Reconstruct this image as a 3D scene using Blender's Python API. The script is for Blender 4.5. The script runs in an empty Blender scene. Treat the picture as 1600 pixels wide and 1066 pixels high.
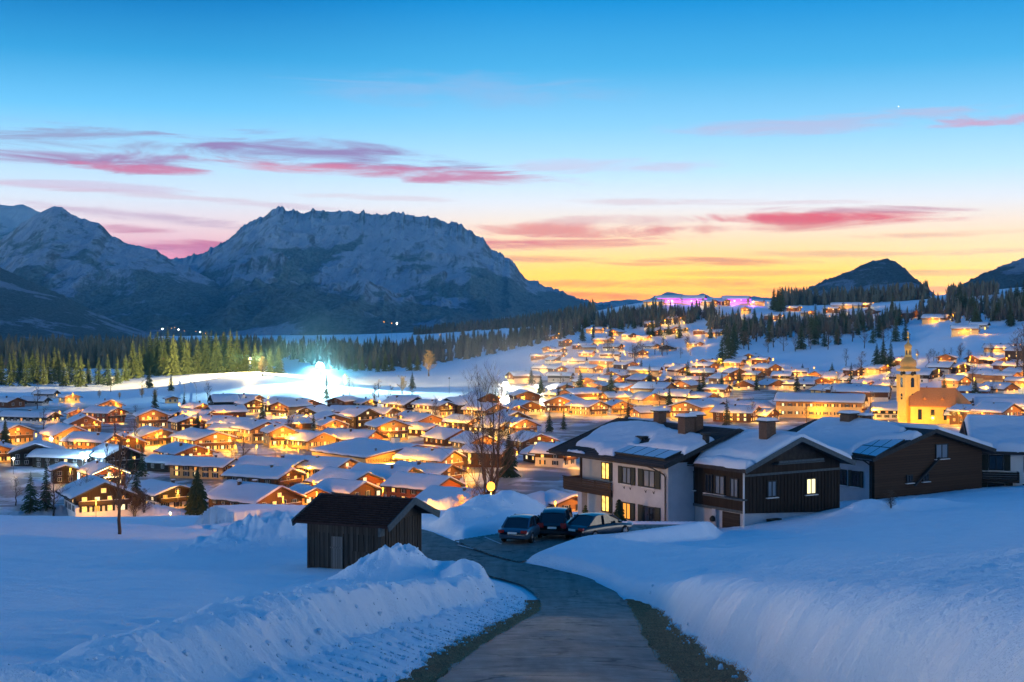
import bpy, math, random
import numpy as np
R = math.radians
random.seed(7)
S = bpy.context.scene
COL = S.collection
F, HV, CU = 2222.0, 500.0, 800.0          # focal length, horizon row and centre column of the 1600-wide photograph

def lin(r, g, b):
    f = lambda c: (c/255/12.92) if c/255 <= .04045 else ((c/255+.055)/1.055)**2.4
    return (f(r), f(g), f(b), 1)

# ------------------------------------------------------------------ objects
def tag(o, label=None, cat=None, group=None, kind=None):
    if label: o['label'] = label
    if cat: o['category'] = cat
    if group: o['group'] = group
    if kind: o['kind'] = kind
    return o

def empty(name, loc, rz=0, label=None, cat=None, group=None):
    o = bpy.data.objects.new(name, None); COL.objects.link(o)
    o.location = loc; o.rotation_euler = (0, 0, rz); o.empty_display_size = .3
    return tag(o, label, cat, group)

def link(name, me, parent=None, loc=(0, 0, 0), rz=0):
    o = bpy.data.objects.new(name, me); COL.objects.link(o)
    o.location = loc; o.rotation_euler = (0, 0, rz)
    if parent: o.parent = parent
    return o

def kids(o):
    return [c for c in o.children]

def copy_tree(o, parent=None):
    c = o.copy(); COL.objects.link(c); c.parent = parent
    for ch in kids(o): copy_tree(ch, c)
    return c

class MB:
    """collects polygons and makes ONE mesh"""
    def __init__(s): s.v = []; s.f = []; s.m = []; s.sm = []
    def add(s, vs, fs, mi=0, smooth=False):
        b = len(s.v); s.v += [tuple(v) for v in vs]
        for f in fs: s.f.append(tuple(b+i for i in f)); s.m.append(mi); s.sm.append(smooth)
    def box(s, c, d, mi=0, rz=0, taper=1):
        x, y, z = c; a, b, h = d[0]/2, d[1]/2, d[2]/2
        p = []
        for k in (-1, 1):
            t = taper if k == 1 else 1
            for i, j in ((-1, -1), (1, -1), (1, 1), (-1, 1)):
                X, Y = i*a*t, j*b*t
                p.append((x+X*math.cos(rz)-Y*math.sin(rz), y+X*math.sin(rz)+Y*math.cos(rz), z+k*h))
        s.add(p, [(3, 2, 1, 0), (4, 5, 6, 7), (0, 1, 5, 4), (1, 2, 6, 5), (2, 3, 7, 6), (3, 0, 4, 7)], mi)
    def bar(s, p, q, w, h=None, mi=0):
        """a square bar from p to q"""
        h = h or w
        p = np.array(p, float); q = np.array(q, float); d = q-p; d = d/np.linalg.norm(d)
        up = np.array((0, 0, 1.)) if abs(d[2]) < .9 else np.array((0, 1., 0))
        a = np.cross(d, up); a /= np.linalg.norm(a); b = np.cross(a, d)
        vs = []
        for e in (p, q):
            for i, j in ((-1, -1), (1, -1), (1, 1), (-1, 1)): vs.append(e+a*i*w/2+b*j*h/2)
        s.add(vs, [(0, 1, 2, 3), (7, 6, 5, 4), (4, 5, 1, 0), (5, 6, 2, 1), (6, 7, 3, 2), (7, 4, 0, 3)], mi)
    def tube(s, pts, rad, n=6, mi=0, cap=True, smooth=True):
        pts = [np.array(p, float) for p in pts]; k = len(pts)
        if not hasattr(rad, '__len__'): rad = [rad]*k
        vs = []
        for i in range(k):
            d = pts[min(i+1, k-1)]-pts[max(i-1, 0)]; d = d/(np.linalg.norm(d)+1e-9)
            up = np.array((1., 0, 0)) if abs(d[0]) < .8 else np.array((0, 1., 0))
            a = np.cross(d, up); a /= np.linalg.norm(a); b = np.cross(d, a)
            for j in range(n):
                t = 2*math.pi*j/n; vs.append(pts[i]+(a*math.cos(t)+b*math.sin(t))*rad[i])
        fs = []
        for i in range(k-1):
            for j in range(n):
                fs.append((i*n+j, i*n+(j+1) % n, (i+1)*n+(j+1) % n, (i+1)*n+j))
        if cap: fs += [tuple(range(n))[::-1], tuple(range((k-1)*n, k*n))]
        s.add(vs, fs, mi, smooth)
    def lathe(s, prof, n=16, mi=0, c=(0, 0), smooth=True):
        vs = []
        for r, z in prof:
            for j in range(n):
                t = 2*math.pi*j/n+math.pi/n; vs.append((c[0]+r*math.cos(t), c[1]+r*math.sin(t), z))
        fs = []
        for i in range(len(prof)-1):
            for j in range(n): fs.append((i*n+j, i*n+(j+1) % n, (i+1)*n+(j+1) % n, (i+1)*n+j))
        k = len(prof)
        fs += [tuple(range(n))[::-1], tuple(range((k-1)*n, k*n))]
        s.add(vs, fs, mi, smooth)
    def prism(s, poly, y0, y1, mi=0):
        """polygon in x,z (anticlockwise seen from -y) run from y0 to y1"""
        n = len(poly)
        vs = [(x, y0, z) for x, z in poly]+[(x, y1, z) for x, z in poly]
        fs = [tuple(range(n)), tuple(range(n, 2*n))[::-1]]
        for i in range(n): j = (i+1) % n; fs.append((j, i, n+i, n+j))
        s.add(vs, fs, mi)
    def mesh(s, name, mats):
        me = bpy.data.meshes.new(name); me.from_pydata(s.v, [], s.f)
        for m in (mats if isinstance(mats, (list, tuple)) else [mats]): me.materials.append(m)
        me.polygons.foreach_set('material_index', s.m); me.polygons.foreach_set('use_smooth', s.sm)
        me.update(); return me
    def build(s, name, mats, parent=None, loc=(0, 0, 0), rz=0):
        return link(name, s.mesh(name, mats), parent, loc, rz)

def grid_mesh(name, X, Y, Z, mat, smooth=True, wrap=False):
    """one sheet from 2-D arrays of coordinates"""
    n, m = X.shape
    co = np.stack([X, Y, Z], -1).reshape(-1, 3).astype(np.float32)
    i, j = np.meshgrid(np.arange(n-1), np.arange(m-1), indexing='ij')
    a = (i*m+j).ravel()
    q = np.stack([a, a+1, a+m+1, a+m], -1).astype(np.int32)
    me = bpy.data.meshes.new(name)
    me.vertices.add(len(co)); me.vertices.foreach_set('co', co.ravel())
    me.loops.add(q.size); me.loops.foreach_set('vertex_index', q.ravel())
    me.polygons.add(len(q)); me.polygons.foreach_set('loop_start', np.arange(0, q.size, 4, dtype=np.int32))
    me.polygons.foreach_set('loop_total', np.full(len(q), 4, dtype=np.int32))
    me.polygons.foreach_set('use_smooth', np.full(len(q), smooth))
    me.update(calc_edges=True); me.materials.append(mat)
    return me

def arr_mesh(name, co, tris, mats, mi=None, smooth=False):
    me = bpy.data.meshes.new(name); co = np.asarray(co, np.float32); q = np.asarray(tris, np.int32); k = q.shape[1]
    me.vertices.add(len(co)); me.vertices.foreach_set('co', co.ravel())
    me.loops.add(q.size); me.loops.foreach_set('vertex_index', q.ravel())
    me.polygons.add(len(q)); me.polygons.foreach_set('loop_start', np.arange(0, q.size, k, dtype=np.int32))
    me.polygons.foreach_set('loop_total', np.full(len(q), k, dtype=np.int32))
    me.polygons.foreach_set('use_smooth', np.full(len(q), smooth))
    for m in (mats if isinstance(mats, (list, tuple)) else [mats]): me.materials.append(m)
    if mi is not None: me.polygons.foreach_set('material_index', np.asarray(mi, np.int32))
    me.update(calc_edges=True)
    return me

# ------------------------------------------------------------------ noise
def _h(i, j, s):
    n = (i.astype(np.int64)*374761393+j.astype(np.int64)*668265263+s*1442695041) & 0x7fffffff
    n = ((n ^ (n >> 13))*1274126177) & 0x7fffffff
    return ((n ^ (n >> 16)) & 0xffff)/65535.0
def vnoise(x, y, s=0):
    i = np.floor(x); j = np.floor(y); fx = x-i; fy = y-j
    fx = fx*fx*fx*(fx*(fx*6-15)+10); fy = fy*fy*fy*(fy*(fy*6-15)+10)
    a, b, c, d = _h(i, j, s), _h(i+1, j, s), _h(i, j+1, s), _h(i+1, j+1, s)
    return (a+(b-a)*fx)+((c+(d-c)*fx)-(a+(b-a)*fx))*fy-.5
def fbm(x, y, o=4, s=0, g=.5):
    t = 0; a = 1.
    for k in range(o): t = t+a*vnoise(x, y, s+k*17); x = x*2.03+13.1; y = y*2.03+7.7; a *= g
    return t
def ridged(x, y, o=5, s=0):
    t = 0; a = .5; w = 1.
    for k in range(o):
        n = 1-np.abs(2*vnoise(x, y, s+k*29)); n = n*n; t = t+a*n*w; w = np.clip(n*1.6, 0, 1); x = x*2.1+3.3; y = y*2.1+9.1; a *= .5
    return t
def sst(a, b, x):
    t = np.clip((x-a)/(b-a), 0, 1); return t*t*(3-2*t)

# ------------------------------------------------------------------ materials
def mat(name, base=(.5, .5, .5), rough=.8, spec=.3, metal=0):
    m = bpy.data.materials.new(name); m.use_nodes = True
    b = m.node_tree.nodes['Principled BSDF']
    b.inputs['Base Color'].default_value = (*base[:3], 1); b.inputs['Roughness'].default_value = rough
    b.inputs['Metallic'].default_value = metal; b.inputs['Specular IOR Level'].default_value = spec
    return m
def nd(m, t, **k):
    n = m.node_tree.nodes.new(t)
    for a, v in k.items(): setattr(n, a, v)
    return n
def lk(m, a, b): m.node_tree.links.new(a, b)
def bsdf(m): return m.node_tree.nodes['Principled BSDF']
def mixcol(m, fac, a, b, mode='MIX'):
    n = nd(m, 'ShaderNodeMix', data_type='RGBA', blend_type=mode)
    for s, v in ((n.inputs['Factor'], fac), (n.inputs[6], a), (n.inputs[7], b)):
        if hasattr(v, 'links'): lk(m, v, s)
        else: s.default_value = v if not isinstance(v, tuple) else ((*v[:3], 1))
    return n.outputs[2]
def math_(m, op, a, b=None, c=None, clamp=False):
    n = nd(m, 'ShaderNodeMath', operation=op, use_clamp=clamp)
    for s, v in zip(n.inputs, (a, b, c)):
        if v is None: continue
        if hasattr(v, 'links'): lk(m, v, s)
        else: s.default_value = v
    return n.outputs[0]
def maprange(m, v, a, b, c=0, d=1, kind='LINEAR'):
    n = nd(m, 'ShaderNodeMapRange', interpolation_type=kind)
    lk(m, v, n.inputs[0])
    for i, x in enumerate((a, b, c, d)): n.inputs[i+1].default_value = x
    return n.outputs[0]
def noise(m, vec=None, scale=5, detail=4, rough=.5, dist=0):
    n = nd(m, 'ShaderNodeTexNoise'); n.inputs['Scale'].default_value = scale; n.inputs['Detail'].default_value = detail
    n.inputs['Roughness'].default_value = rough; n.inputs['Distortion'].default_value = dist
    if vec is not None: lk(m, vec, n.inputs['Vector'])
    return n.outputs[0]
def coords(m, kind='Object', scale=(1, 1, 1), rot=(0, 0, 0)):
    if kind == 'World': src = nd(m, 'ShaderNodeNewGeometry').outputs['Position']
    else: src = nd(m, 'ShaderNodeTexCoord').outputs[kind]
    mp = nd(m, 'ShaderNodeMapping'); mp.inputs['Scale'].default_value = scale; mp.inputs['Rotation'].default_value = rot
    lk(m, src, mp.inputs['Vector']); return mp.outputs[0]
def bump(m, h, strength=.3, dist=.1, prev=None):
    n = nd(m, 'ShaderNodeBump'); n.inputs['Strength'].default_value = strength; n.inputs['Distance'].default_value = dist
    lk(m, h, n.inputs['Height'])
    if prev is not None: lk(m, prev, n.inputs['Normal'])
    return n.outputs[0]
def setn(m, base=None, normal=None, rough=None):
    b = bsdf(m)
    if base is not None: lk(m, base, b.inputs['Base Color'])
    if normal is not None: lk(m, normal, b.inputs['Normal'])
    if rough is not None: lk(m, rough, b.inputs['Roughness'])
    return m
def glow(name, col, s):
    m = mat(name, (.02, .02, .02)); b = bsdf(m)
    b.inputs['Emission Color'].default_value = (*col[:3], 1); b.inputs['Emission Strength'].default_value = s
    return m
def speckled(name, a, b, scale=3, rough=.85, bs=.2, bd=.02, stretch=(1, 1, 1), kind='Object', detail=5, lo=.35, hi=.65):
    m = mat(name, a, rough); c = coords(m, kind, stretch); n = noise(m, c, scale, detail, .6)
    return setn(m, mixcol(m, maprange(m, n, lo, hi), a, b), bump(m, n, bs, bd))

M = {}
# snow: several for ground, roof and mountains
m = mat('snow', (.8, .84, .9), .55, .25); c = coords(m, 'World')
n1 = noise(m, c, .9, 6, .6); n2 = noise(m, c, 9, 5, .65); n3 = noise(m, c, 55, 2, .5)
bm_ = bump(m, n1, .4, .25); bm_ = bump(m, n2, .75, .07, bm_); bm_ = bump(m, n3, .6, .012, bm_)
setn(m, mixcol(m, maprange(m, n1, .3, .7), (.76, .81, .88), (.84, .87, .92)), bm_); M['snow'] = m
# the ground: the same snow, trodden and swept down to lanes and hedged gardens on the floor of the town
m = M['snow'].copy(); m.name = 'ground'; M['ground'] = m
c = coords(m, 'World'); sp_ = nd(m, 'ShaderNodeSeparateXYZ'); lk(m, c, sp_.inputs[0]); X_, Y_, Z_ = sp_.outputs
town = math_(m, 'MULTIPLY', maprange(m, Y_, 318, 345), maprange(m, Z_, -44.5, -42.5, 1, 0))
fieldside = math_(m, 'MULTIPLY', maprange(m, X_, -40, 10, 1, 0), maprange(m, Y_, 740, 800))
town = math_(m, 'MULTIPLY', town, math_(m, 'SUBTRACT', 1., fieldside)); town = math_(m, 'MULTIPLY', town, maprange(m, Y_, 1080, 1160, 1, 0))
lane = maprange(m, math_(m, 'ABSOLUTE', math_(m, 'SUBTRACT', noise(m, c, .018, 3, .5, .4), .5)), .02, .045, 1, 0)
gard = maprange(m, noise(m, c, .06, 5, .65), .47, .58)
bare = math_(m, 'MULTIPLY', math_(m, 'MAXIMUM', lane, gard), town)
old = bsdf(m).inputs['Base Color'].links[0].from_socket
lk(m, mixcol(m, math_(m, 'MULTIPLY', bare, .85), mixcol(m, math_(m, 'MULTIPLY', town, .6), old, (.45, .46, .48)), mixcol(m, lane, (.1, .075, .05), (.16, .15, .14))), bsdf(m).inputs['Base Color'])
m = mat('roof_snow', (.6, .63, .69), .55, .25); c = coords(m, 'World'); n1 = noise(m, c, .8, 5, .6); n2 = noise(m, c, 6, 4, .6)
bm_ = bump(m, n1, .4, .2); setn(m, None, bump(m, n2, .35, .04, bm_)); M['roof_snow'] = m
m = mat('bank_snow', (.8, .83, .88), .6, .25); c = coords(m, 'World')
n1 = noise(m, c, 2.2, 6, .65); n2 = noise(m, c, 14, 5, .7)
dirt = maprange(m, noise(m, c, .35, 6, .7), .56, .75)
bm_ = bump(m, n1, .45, .12); bm_ = bump(m, n2, .5, .03, bm_)
setn(m, mixcol(m, math_(m, 'MULTIPLY', dirt, .35), (.81, .84, .89), (.55, .54, .52)), bm_); M['bank_snow'] = m

m = mat('asphalt', (.06, .06, .065), .8, .35); c = coords(m, 'World')
v = nd(m, 'ShaderNodeTexVoronoi', feature='DISTANCE_TO_EDGE'); v.inputs['Scale'].default_value = .42
cw = nd(m, 'ShaderNodeVectorMath', operation='ADD'); nn = nd(m, 'ShaderNodeTexNoise'); nn.inputs['Scale'].default_value = 1.6; nn.inputs['Detail'].default_value = 5
lk(m, c, nn.inputs['Vector']); lk(m, c, cw.inputs[0]); lk(m, nn.outputs[1], cw.inputs[1]); lk(m, cw.outputs[0], v.inputs['Vector'])
crack = maprange(m, v.outputs[0], .01, .034, 1, 0)
crack = math_(m, 'MULTIPLY', crack, maprange(m, noise(m, c, .5, 2), .42, .58))
pat = noise(m, coords(m, 'World', (2.4, .22, 1)), 1.0, 6, .6); pat2 = noise(m, c, 1.9, 5, .65); pat = math_(m, 'ADD', math_(m, 'MULTIPLY', pat, .55), math_(m, 'MULTIPLY', pat2, .45)); gr = noise(m, c, 40, 3, .7)
wet = maprange(m, noise(m, c, .9, 5, .6), .35, .7)
col = mixcol(m, maprange(m, pat, .38, .62), (.15, .118, .1), (.32, .26, .215))
col = mixcol(m, maprange(m, gr, .35, .7, 0, .55), col, (.07, .07, .07))
col = mixcol(m, math_(m, 'MULTIPLY', crack, .85), col, (.012, .012, .012))
bm_ = bump(m, gr, .5, .008)
setn(m, col, bm_, maprange(m, wet, 0, 1, .75, .5)); M['asphalt'] = m
m = mat('verge_grass', (.1, .07, .035), .95, .1); c = coords(m, 'World'); n1 = noise(m, c, 3, 6, .7); n2 = noise(m, c, 45, 3, .7)
col = mixcol(m, maprange(m, n1, .3, .7), (.8, .25, .12), (.52, .17, .08)); col = mixcol(m, maprange(m, n2, .4, .75), col, (.12, .045, .025))
setn(m, col, bump(m, n2, .9, .05)); M['verge'] = m
M['straw'] = speckled('straw', (.85, .32, .14), (.66, .22, .1), 3, .95)
M['white_paint'] = speckled('white_paint', (.7, .7, .7), (.45, .45, .45), 8)

def wood(name, a, b, plank=.16, axis=0, rough=.8):
    """boards with dark joints; axis 0: joints across local x, 2: across z"""
    m = mat(name, a, rough, .2); tc = nd(m, 'ShaderNodeTexCoord'); sp = nd(m, 'ShaderNodeSeparateXYZ'); lk(m, tc.outputs['Object'], sp.inputs[0])
    u = math_(m, 'ADD', sp.outputs[0], sp.outputs[1]) if axis == 0 else sp.outputs[2]
    q = math_(m, 'DIVIDE', u, plank); fr = math_(m, 'FRACT', q); fl = math_(m, 'FLOOR', q)
    j = math_(m, 'GREATER_THAN', fr, .9)
    wn = nd(m, 'ShaderNodeTexWhiteNoise', noise_dimensions='1D'); lk(m, fl, wn.inputs['W'])
    c = coords(m, 'Object', (9, 9, .7) if axis == 0 else (.7, .7, 9)); g = noise(m, c, 1.5, 4, .6)
    f = math_(m, 'ADD', math_(m, 'MULTIPLY', wn.outputs[0], .6), math_(m, 'MULTIPLY', maprange(m, g, .3, .7), .4))
    col = mixcol(m, f, a, b); col = mixcol(m, math_(m, 'MULTIPLY', j, .8), col, (.006, .005, .005))
    h = math_(m, 'SUBTRACT', g, j)
    return setn(m, col, bump(m, h, .5, .02))
M['old_wood'] = wood('old_wood', (.04, .032, .026), (.1, .085, .07), .17)
M['door_wood'] = wood('door_wood', (.13, .12, .11), (.2, .18, .16), .14)
M['dark_wood'] = wood('dark_wood', (.016, .012, .01), (.034, .026, .021), .2)
M['dark_board'] = wood('dark_board', (.03, .022, .017), (.055, .04, .03), .18, 2)
M['brown_wood'] = wood('brown_wood', (.075, .034, .018), (.12, .058, .03), .2)
M['red_wood'] = wood('red_wood', (.2, .06, .03), (.28, .09, .045), .2, 2)
M['amber_wood'] = wood('amber_wood', (.3, .15, .06), (.38, .2, .09), .2)
M['shingle'] = speckled('shingle', (.03, .014, .012), (.055, .028, .024), 4, .9, .6, .05, (1, 1, 1))
M['tar_roof'] = speckled('tar_roof', (.022, .022, .024), (.04, .038, .038), 3)
M['white_wall'] = speckled('white_wall', (.66, .64, .62), (.72, .71, .69), 1.2, .9, .15, .01)
M['chalet_wall'] = speckled('chalet_wall', (.36, .38, .42), (.42, .44, .47), 1.2, .9, .15, .01)
M['strip_violet'] = glow('strip_violet', (.62, .12, 1), 2.2)
M['cream_wall'] = speckled('cream_wall', (.62, .55, .42), (.68, .62, .5), 1.2, .9, .15, .01)
M['ochre_wall'] = speckled('ochre_wall', (.6, .42, .18), (.66, .48, .22), 1.2, .9, .15, .01)
M['grey_wall'] = speckled('grey_wall', (.34, .34, .35), (.42, .41, .4), 1.2, .9, .15, .01)
M['trim'] = speckled('trim', (.02, .024, .026), (.035, .04, .042), 6)
M['trim_blue'] = speckled('trim_blue', (.05, .07, .08), (.08, .1, .11), 6)
M['frame_white'] = mat('frame_white', (.6, .6, .6), .6)
M['shutter'] = mat('shutter_green', (.02, .028, .024), .7)
M['brick'] = speckled('chimney_brick', (.07, .045, .035), (.11, .07, .05), 9, .9, .4, .02)
M['metal'] = mat('metal', (.18, .18, .19), .45, .5, .9)
M['bark'] = speckled('bark', (.04, .03, .024), (.075, .06, .05), 6, .9, .6, .02, (1, 1, .3))
M['twig'] = speckled('twig', (.07, .048, .034), (.11, .08, .055), 4)
def leafy(name, a, b):
    m = mat(name, a, .85, .15); oi = nd(m, 'ShaderNodeObjectInfo'); c = coords(m, 'Object'); n = noise(m, c, .9, 3)
    f = math_(m, 'ADD', math_(m, 'MULTIPLY', n, .6), math_(m, 'MULTIPLY', oi.outputs['Random'], .4))
    return setn(m, mixcol(m, maprange(m, f, .25, .75), a, b))
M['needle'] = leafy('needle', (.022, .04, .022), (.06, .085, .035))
M['needle_lit'] = leafy('needle_lit_green', (.045, .07, .025), (.1, .12, .04))  # lighter copy of the needles, floodlight put into the colour
M['larch'] = leafy('larch', (.09, .075, .045), (.14, .11, .06))
M['forest'] = speckled('forest', (.03, .045, .04), (.085, .085, .065), .03, .9, .1, .1, kind='World')
M['glass_dark'] = mat('glass_dark', (.012, .018, .026), .08, .6)
M['glass_blue'] = mat('glass_blue', (.14, .18, .22), .12, .6)
m = glow('glass_lit', (1, .55, .12), 1.5); c = coords(m, 'Object'); g_ = noise(m, c, 2.6, 2)
lk(m, maprange(m, g_, .3, .7, .8, 2.6), bsdf(m).inputs['Emission Strength']); M['glass_lit'] = m
M['glass_warm'] = glow('glass_warm', (1, .36, .045), 1.1)
M['glass_pale'] = glow('glass_pale', (1, .86, .45), 1.5)
M['panel'] = mat('solar_panel', (.34, .48, .58), .3, .6)
M['bulb_orange'] = glow('bulb_orange', (1, .4, .035), 3.4)
M['bulb_white'] = glow('bulb_white', (1, .86, .6), 200)
M['bulb_cyan'] = glow('bulb_cyan', (.5, .93, 1), 300)
M['bulb_violet'] = glow('bulb_violet', (.62, .16, 1), 14)
M['bulb_red'] = glow('bulb_red', (1, .06, .04), 20)
M['strip_lit'] = glow('strip_lit', (1, .75, .35), 6)
M['copper'] = speckled('copper', (.4, .24, .07), (.5, .32, .1), 3, .5)
M['church_roof'] = speckled('church_roof', (.5, .19, .06), (.6, .25, .08), 3, .8, .4, .05)
M['church_wall'] = speckled('church_wall', (.66, .44, .12), (.72, .5, .16), 1.2, .9, .15, .01)
M['gold'] = mat('gold', (.8, .5, .12), .35, .5, .8)
# ------------------------------------------------------------------ camera
cam = bpy.data.cameras.new('camera'); co = bpy.data.objects.new('camera', cam); COL.objects.link(co)
cam.sensor_width = 36; cam.lens = 36*F/1600; cam.shift_y = -(533-HV)/1600
cam.clip_start = .3; cam.clip_end = 40000
co.location = (0, 0, 0); co.rotation_euler = (R(90), 0, 0); S.camera = co

def W(u, v, d):
    return ((u-CU)/F*d, d, -(v-HV)/F*d)

# ------------------------------------------------------------------ ground: heights measured at places of the valley
CTRL = []
def row(d, *uz):                       # (column, height)
    for u, z in uz: CTRL.append(((u-CU)/F*d, d, z))
def pts(*uvd):
    for u, v, d in uvd: CTRL.append(W(u, v, d))
for d in (9, 14, 20.7, 30, 40):
    zr = -1.63-.175*d
    row(d, (-300, zr+.2), (200, zr+.25), (860, zr), (1250, zr+1.75), (1600, zr+2.1), (2100, zr+2.4))
row(52, (-300, -10.2), (200, -10.3), (860, -10.73), (1200, -8.9), (1600, -8.45), (2100, -8.1))
row(62, (-300, -11.2), (200, -11.3), (500, -11.6), (880, -12.05), (1100, -10.6), (1250, -10.2), (1600, -9.95), (2000, -9.6))
row(75, (-300, -12.4), (200, -12.6), (473, -12.8), (700, -12.55), (850, -12.5), (1000, -12.5), (1250, -12.0), (1600, -11.6), (2000, -11))
row(84, (0, -13.4), (473, -13.6), (700, -12.7), (900, -12.66))
pts((1100, 840, 90), (1250, 832, 90), (1400, 825, 90), (1600, 814, 90), (2000, 795, 90))
pts((930, 826, 108), (1044, 830, 108), (1175, 818, 108), (1330, 797, 106), (1450, 782, 112), (1600, 775, 112), (2000, 755, 112))
row(111, (-300, -16.6), (186, -16.7), (500, -16.7), (700, -16.0))
row(150, (-300, -20.5), (0, -20.6), (300, -20.65), (600, -20.8), (800, -20.6), (1000, -20.2), (1300, -18.5), (1600, -16.5))
row(200, (-300, -29.5), (0, -29.5), (300, -29.5), (600, -29), (850, -27.5), (1100, -26), (1350, -23.5), (1650, -20))
row(260, (-300, -38.8), (0, -38.8), (400, -38.8), (800, -37), (1200, -34), (1650, -28))
row(330, (-300, -46.5), (0, -46.8), (400, -46.8), (800, -46), (1200, -42), (1650, -36))
row(430, (-300, -47), (0, -47.2), (400, -47.2), (800, -47), (1200, -46), (1650, -42))
row(560, (-300, -47.2), (0, -47.4), (400, -47.4), (800, -47.4), (1200, -47), (1420, -46.8), (1650, -44.5))
row(700, (-300, -47.2), (200, -47.4), (600, -47.4), (1000, -47.2), (1420, -46.8), (1650, -44))
row(830, (-300, -47.2), (100, -47.2), (420, -47), (700, -47), (1000, -46.5), (1300, -46.3))
row(910, (300, -46.6), (350, -46.2), (420, -45.8), (550, -46.2))
pts((-200, 605, 1000), (0, 606, 990), (130, 606, 990), (200, 604, 990), (300, 592, 1000), (350, 586, 1000), (400, 584, 1000), (450, 588, 1000), (500, 594, 1000), (560, 602, 990), (650, 613, 950), (750, 618, 900))
row(1120, (0, -47), (200, -46), (400, -44), (550, -46), (750, -47), (900, -46))
row(1300, (-300, -47), (0, -47), (300, -47), (550, -47), (750, -46.5))
pts((900, 601, 1000), (1000, 602, 1000), (1140, 590, 1080), (1000, 572, 1250), (900, 576, 1250), (840, 566, 1400), (760, 570, 1450), (700, 561, 1700), (940, 552, 1450), (1050, 545, 1500), (1300, 592, 1050))
pts((1160, 556, 1280), (1250, 550, 1300), (1330, 541, 1300), (1430, 528, 1350), (1250, 530, 1420), (1200, 500, 1650), (1100, 520, 1620), (1000, 518, 1700), (1500, 604, 880), (1430, 625, 820), (1500, 575, 980), (1580, 560, 1040), (1540, 540, 1120), (1580, 520, 1250), (1500, 516, 1300), (1640, 510, 1200), (1620, 640, 690), (1560, 627, 780))
pts((1400, 476, 1850), (1500, 462, 2050), (1600, 450, 2050), (1700, 445, 2050), (1250, 480, 1950), (1160, 476, 1950), (1110, 475, 1900), (1040, 478, 1900), (1000, 484, 1900), (950, 496, 1950), (880, 522, 1750), (900, 542, 1500), (850, 520, 2050), (900, 500, 2200), (780, 535, 2000))
pts((620, 556, 1850), (450, 560, 1740), (200, 567, 1560), (-200, 567, 1560), (750, 522, 2700), (650, 530, 2700), (500, 535, 2900), (0, 536, 2900), (-300, 536, 2900), (900, 492, 2800), (1000, 478, 2800), (1300, 478, 2800), (1600, 455, 2800), (2000, 440, 2300))
row(5000, (-300, -50), (300, -50), (900, -20), (1300, 30), (1800, 60)); row(12000, (-300, -60), (900, -60), (1800, 0))

CT = np.array(CTRL); AK, TK = .13, .42
def _tp(x, y):
    az = np.arctan2(x, y); az = np.clip(az, -.47, .47); r = np.maximum(np.hypot(x, y), 6)
    return az/AK, np.log(r)/TK
_ca, _ct = _tp(CT[:, 0], CT[:, 1]); _n = len(CT)
def _k(d2): return np.where(d2 < 1e-12, 0, .5*d2*np.log(d2+1e-12))
_A = np.zeros((_n+3, _n+3)); _A[:_n, :_n] = _k((_ca[:, None]-_ca)**2+(_ct[:, None]-_ct)**2)+np.eye(_n)*.004
_A[:_n, _n] = 1; _A[:_n, _n+1] = _ca; _A[:_n, _n+2] = _ct; _A[_n:, :_n] = _A[:_n, _n:].T
# fit the height over distance (slopes) so that near heights keep their accuracy
_w = np.linalg.solve(_A, np.concatenate([CT[:, 2]/np.hypot(CT[:, 0], CT[:, 1]), np.zeros(3)]))
def base_h(x, y):
    x = np.asarray(x, float); y = np.asarray(y, float); sh = x.shape; x = x.ravel(); y = y.ravel(); out = np.empty(len(x))
    for i in range(0, len(x), 40000):
        xs, ys = x[i:i+40000], y[i:i+40000]; a, t = _tp(xs, ys)
        k = _k((a[:, None]-_ca)**2+(t[:, None]-_ct)**2)
        z = (k@_w[:_n]+_w[_n]+_w[_n+1]*a+_w[_n+2]*t)*np.maximum(np.hypot(xs, ys), 6)
        g = np.clip(-1.63-.175*ys, -42, -1.25); az = np.abs(np.arctan2(xs, ys)); r = np.hypot(xs, ys)
        z = z+(g-z)*np.maximum(sst(.5, 1.1, az), 1-sst(7, 11, r)); out[i:i+40000] = z
    return out.reshape(sh)

# road centre line with its heights
RD = [(.3, -25, -1.35), (.35, -10, -1.3), (.4, 0, -1.63), (.45, 10, -3.38), (.68, 20.7, -5.25), (1.33, 32.8, -7.37), (2.2, 45, -9.5), (2.85, 55, -11.2), (3.0, 60, -11.85), (2.75, 64, -12.2), (1.9, 67.5, -12.35), (.2, 70.5, -12.42), (-2.2, 74, -12.5), (-4.6, 80, -12.68), (-7, 88, -13.1), (-10, 97, -14.1), (-15, 108, -15.5), (-22, 118, -16.9)]
def _cat(P, n=10):
    P = np.array(P, float); P = np.vstack([2*P[0]-P[1], P, 2*P[-1]-P[-2]]); o = []
    for i in range(1, len(P)-2):
        for t in np.linspace(0, 1, n, endpoint=False):
            a, b, c, d = P[i-1:i+3]
            o.append(.5*(2*b+(c-a)*t+(2*a-5*b+4*c-d)*t*t+(3*b-a-3*c+d)*t**3))
    o.append(P[-2]); return np.array(o)
RC = _cat(RD, 12)
_rd = np.gradient(RC[:, :2], axis=0); _rd /= np.linalg.norm(_rd, axis=1)[:, None]
_rl = np.concatenate([[0], np.cumsum(np.linalg.norm(np.diff(RC[:, :2], axis=0), axis=1))])
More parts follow.
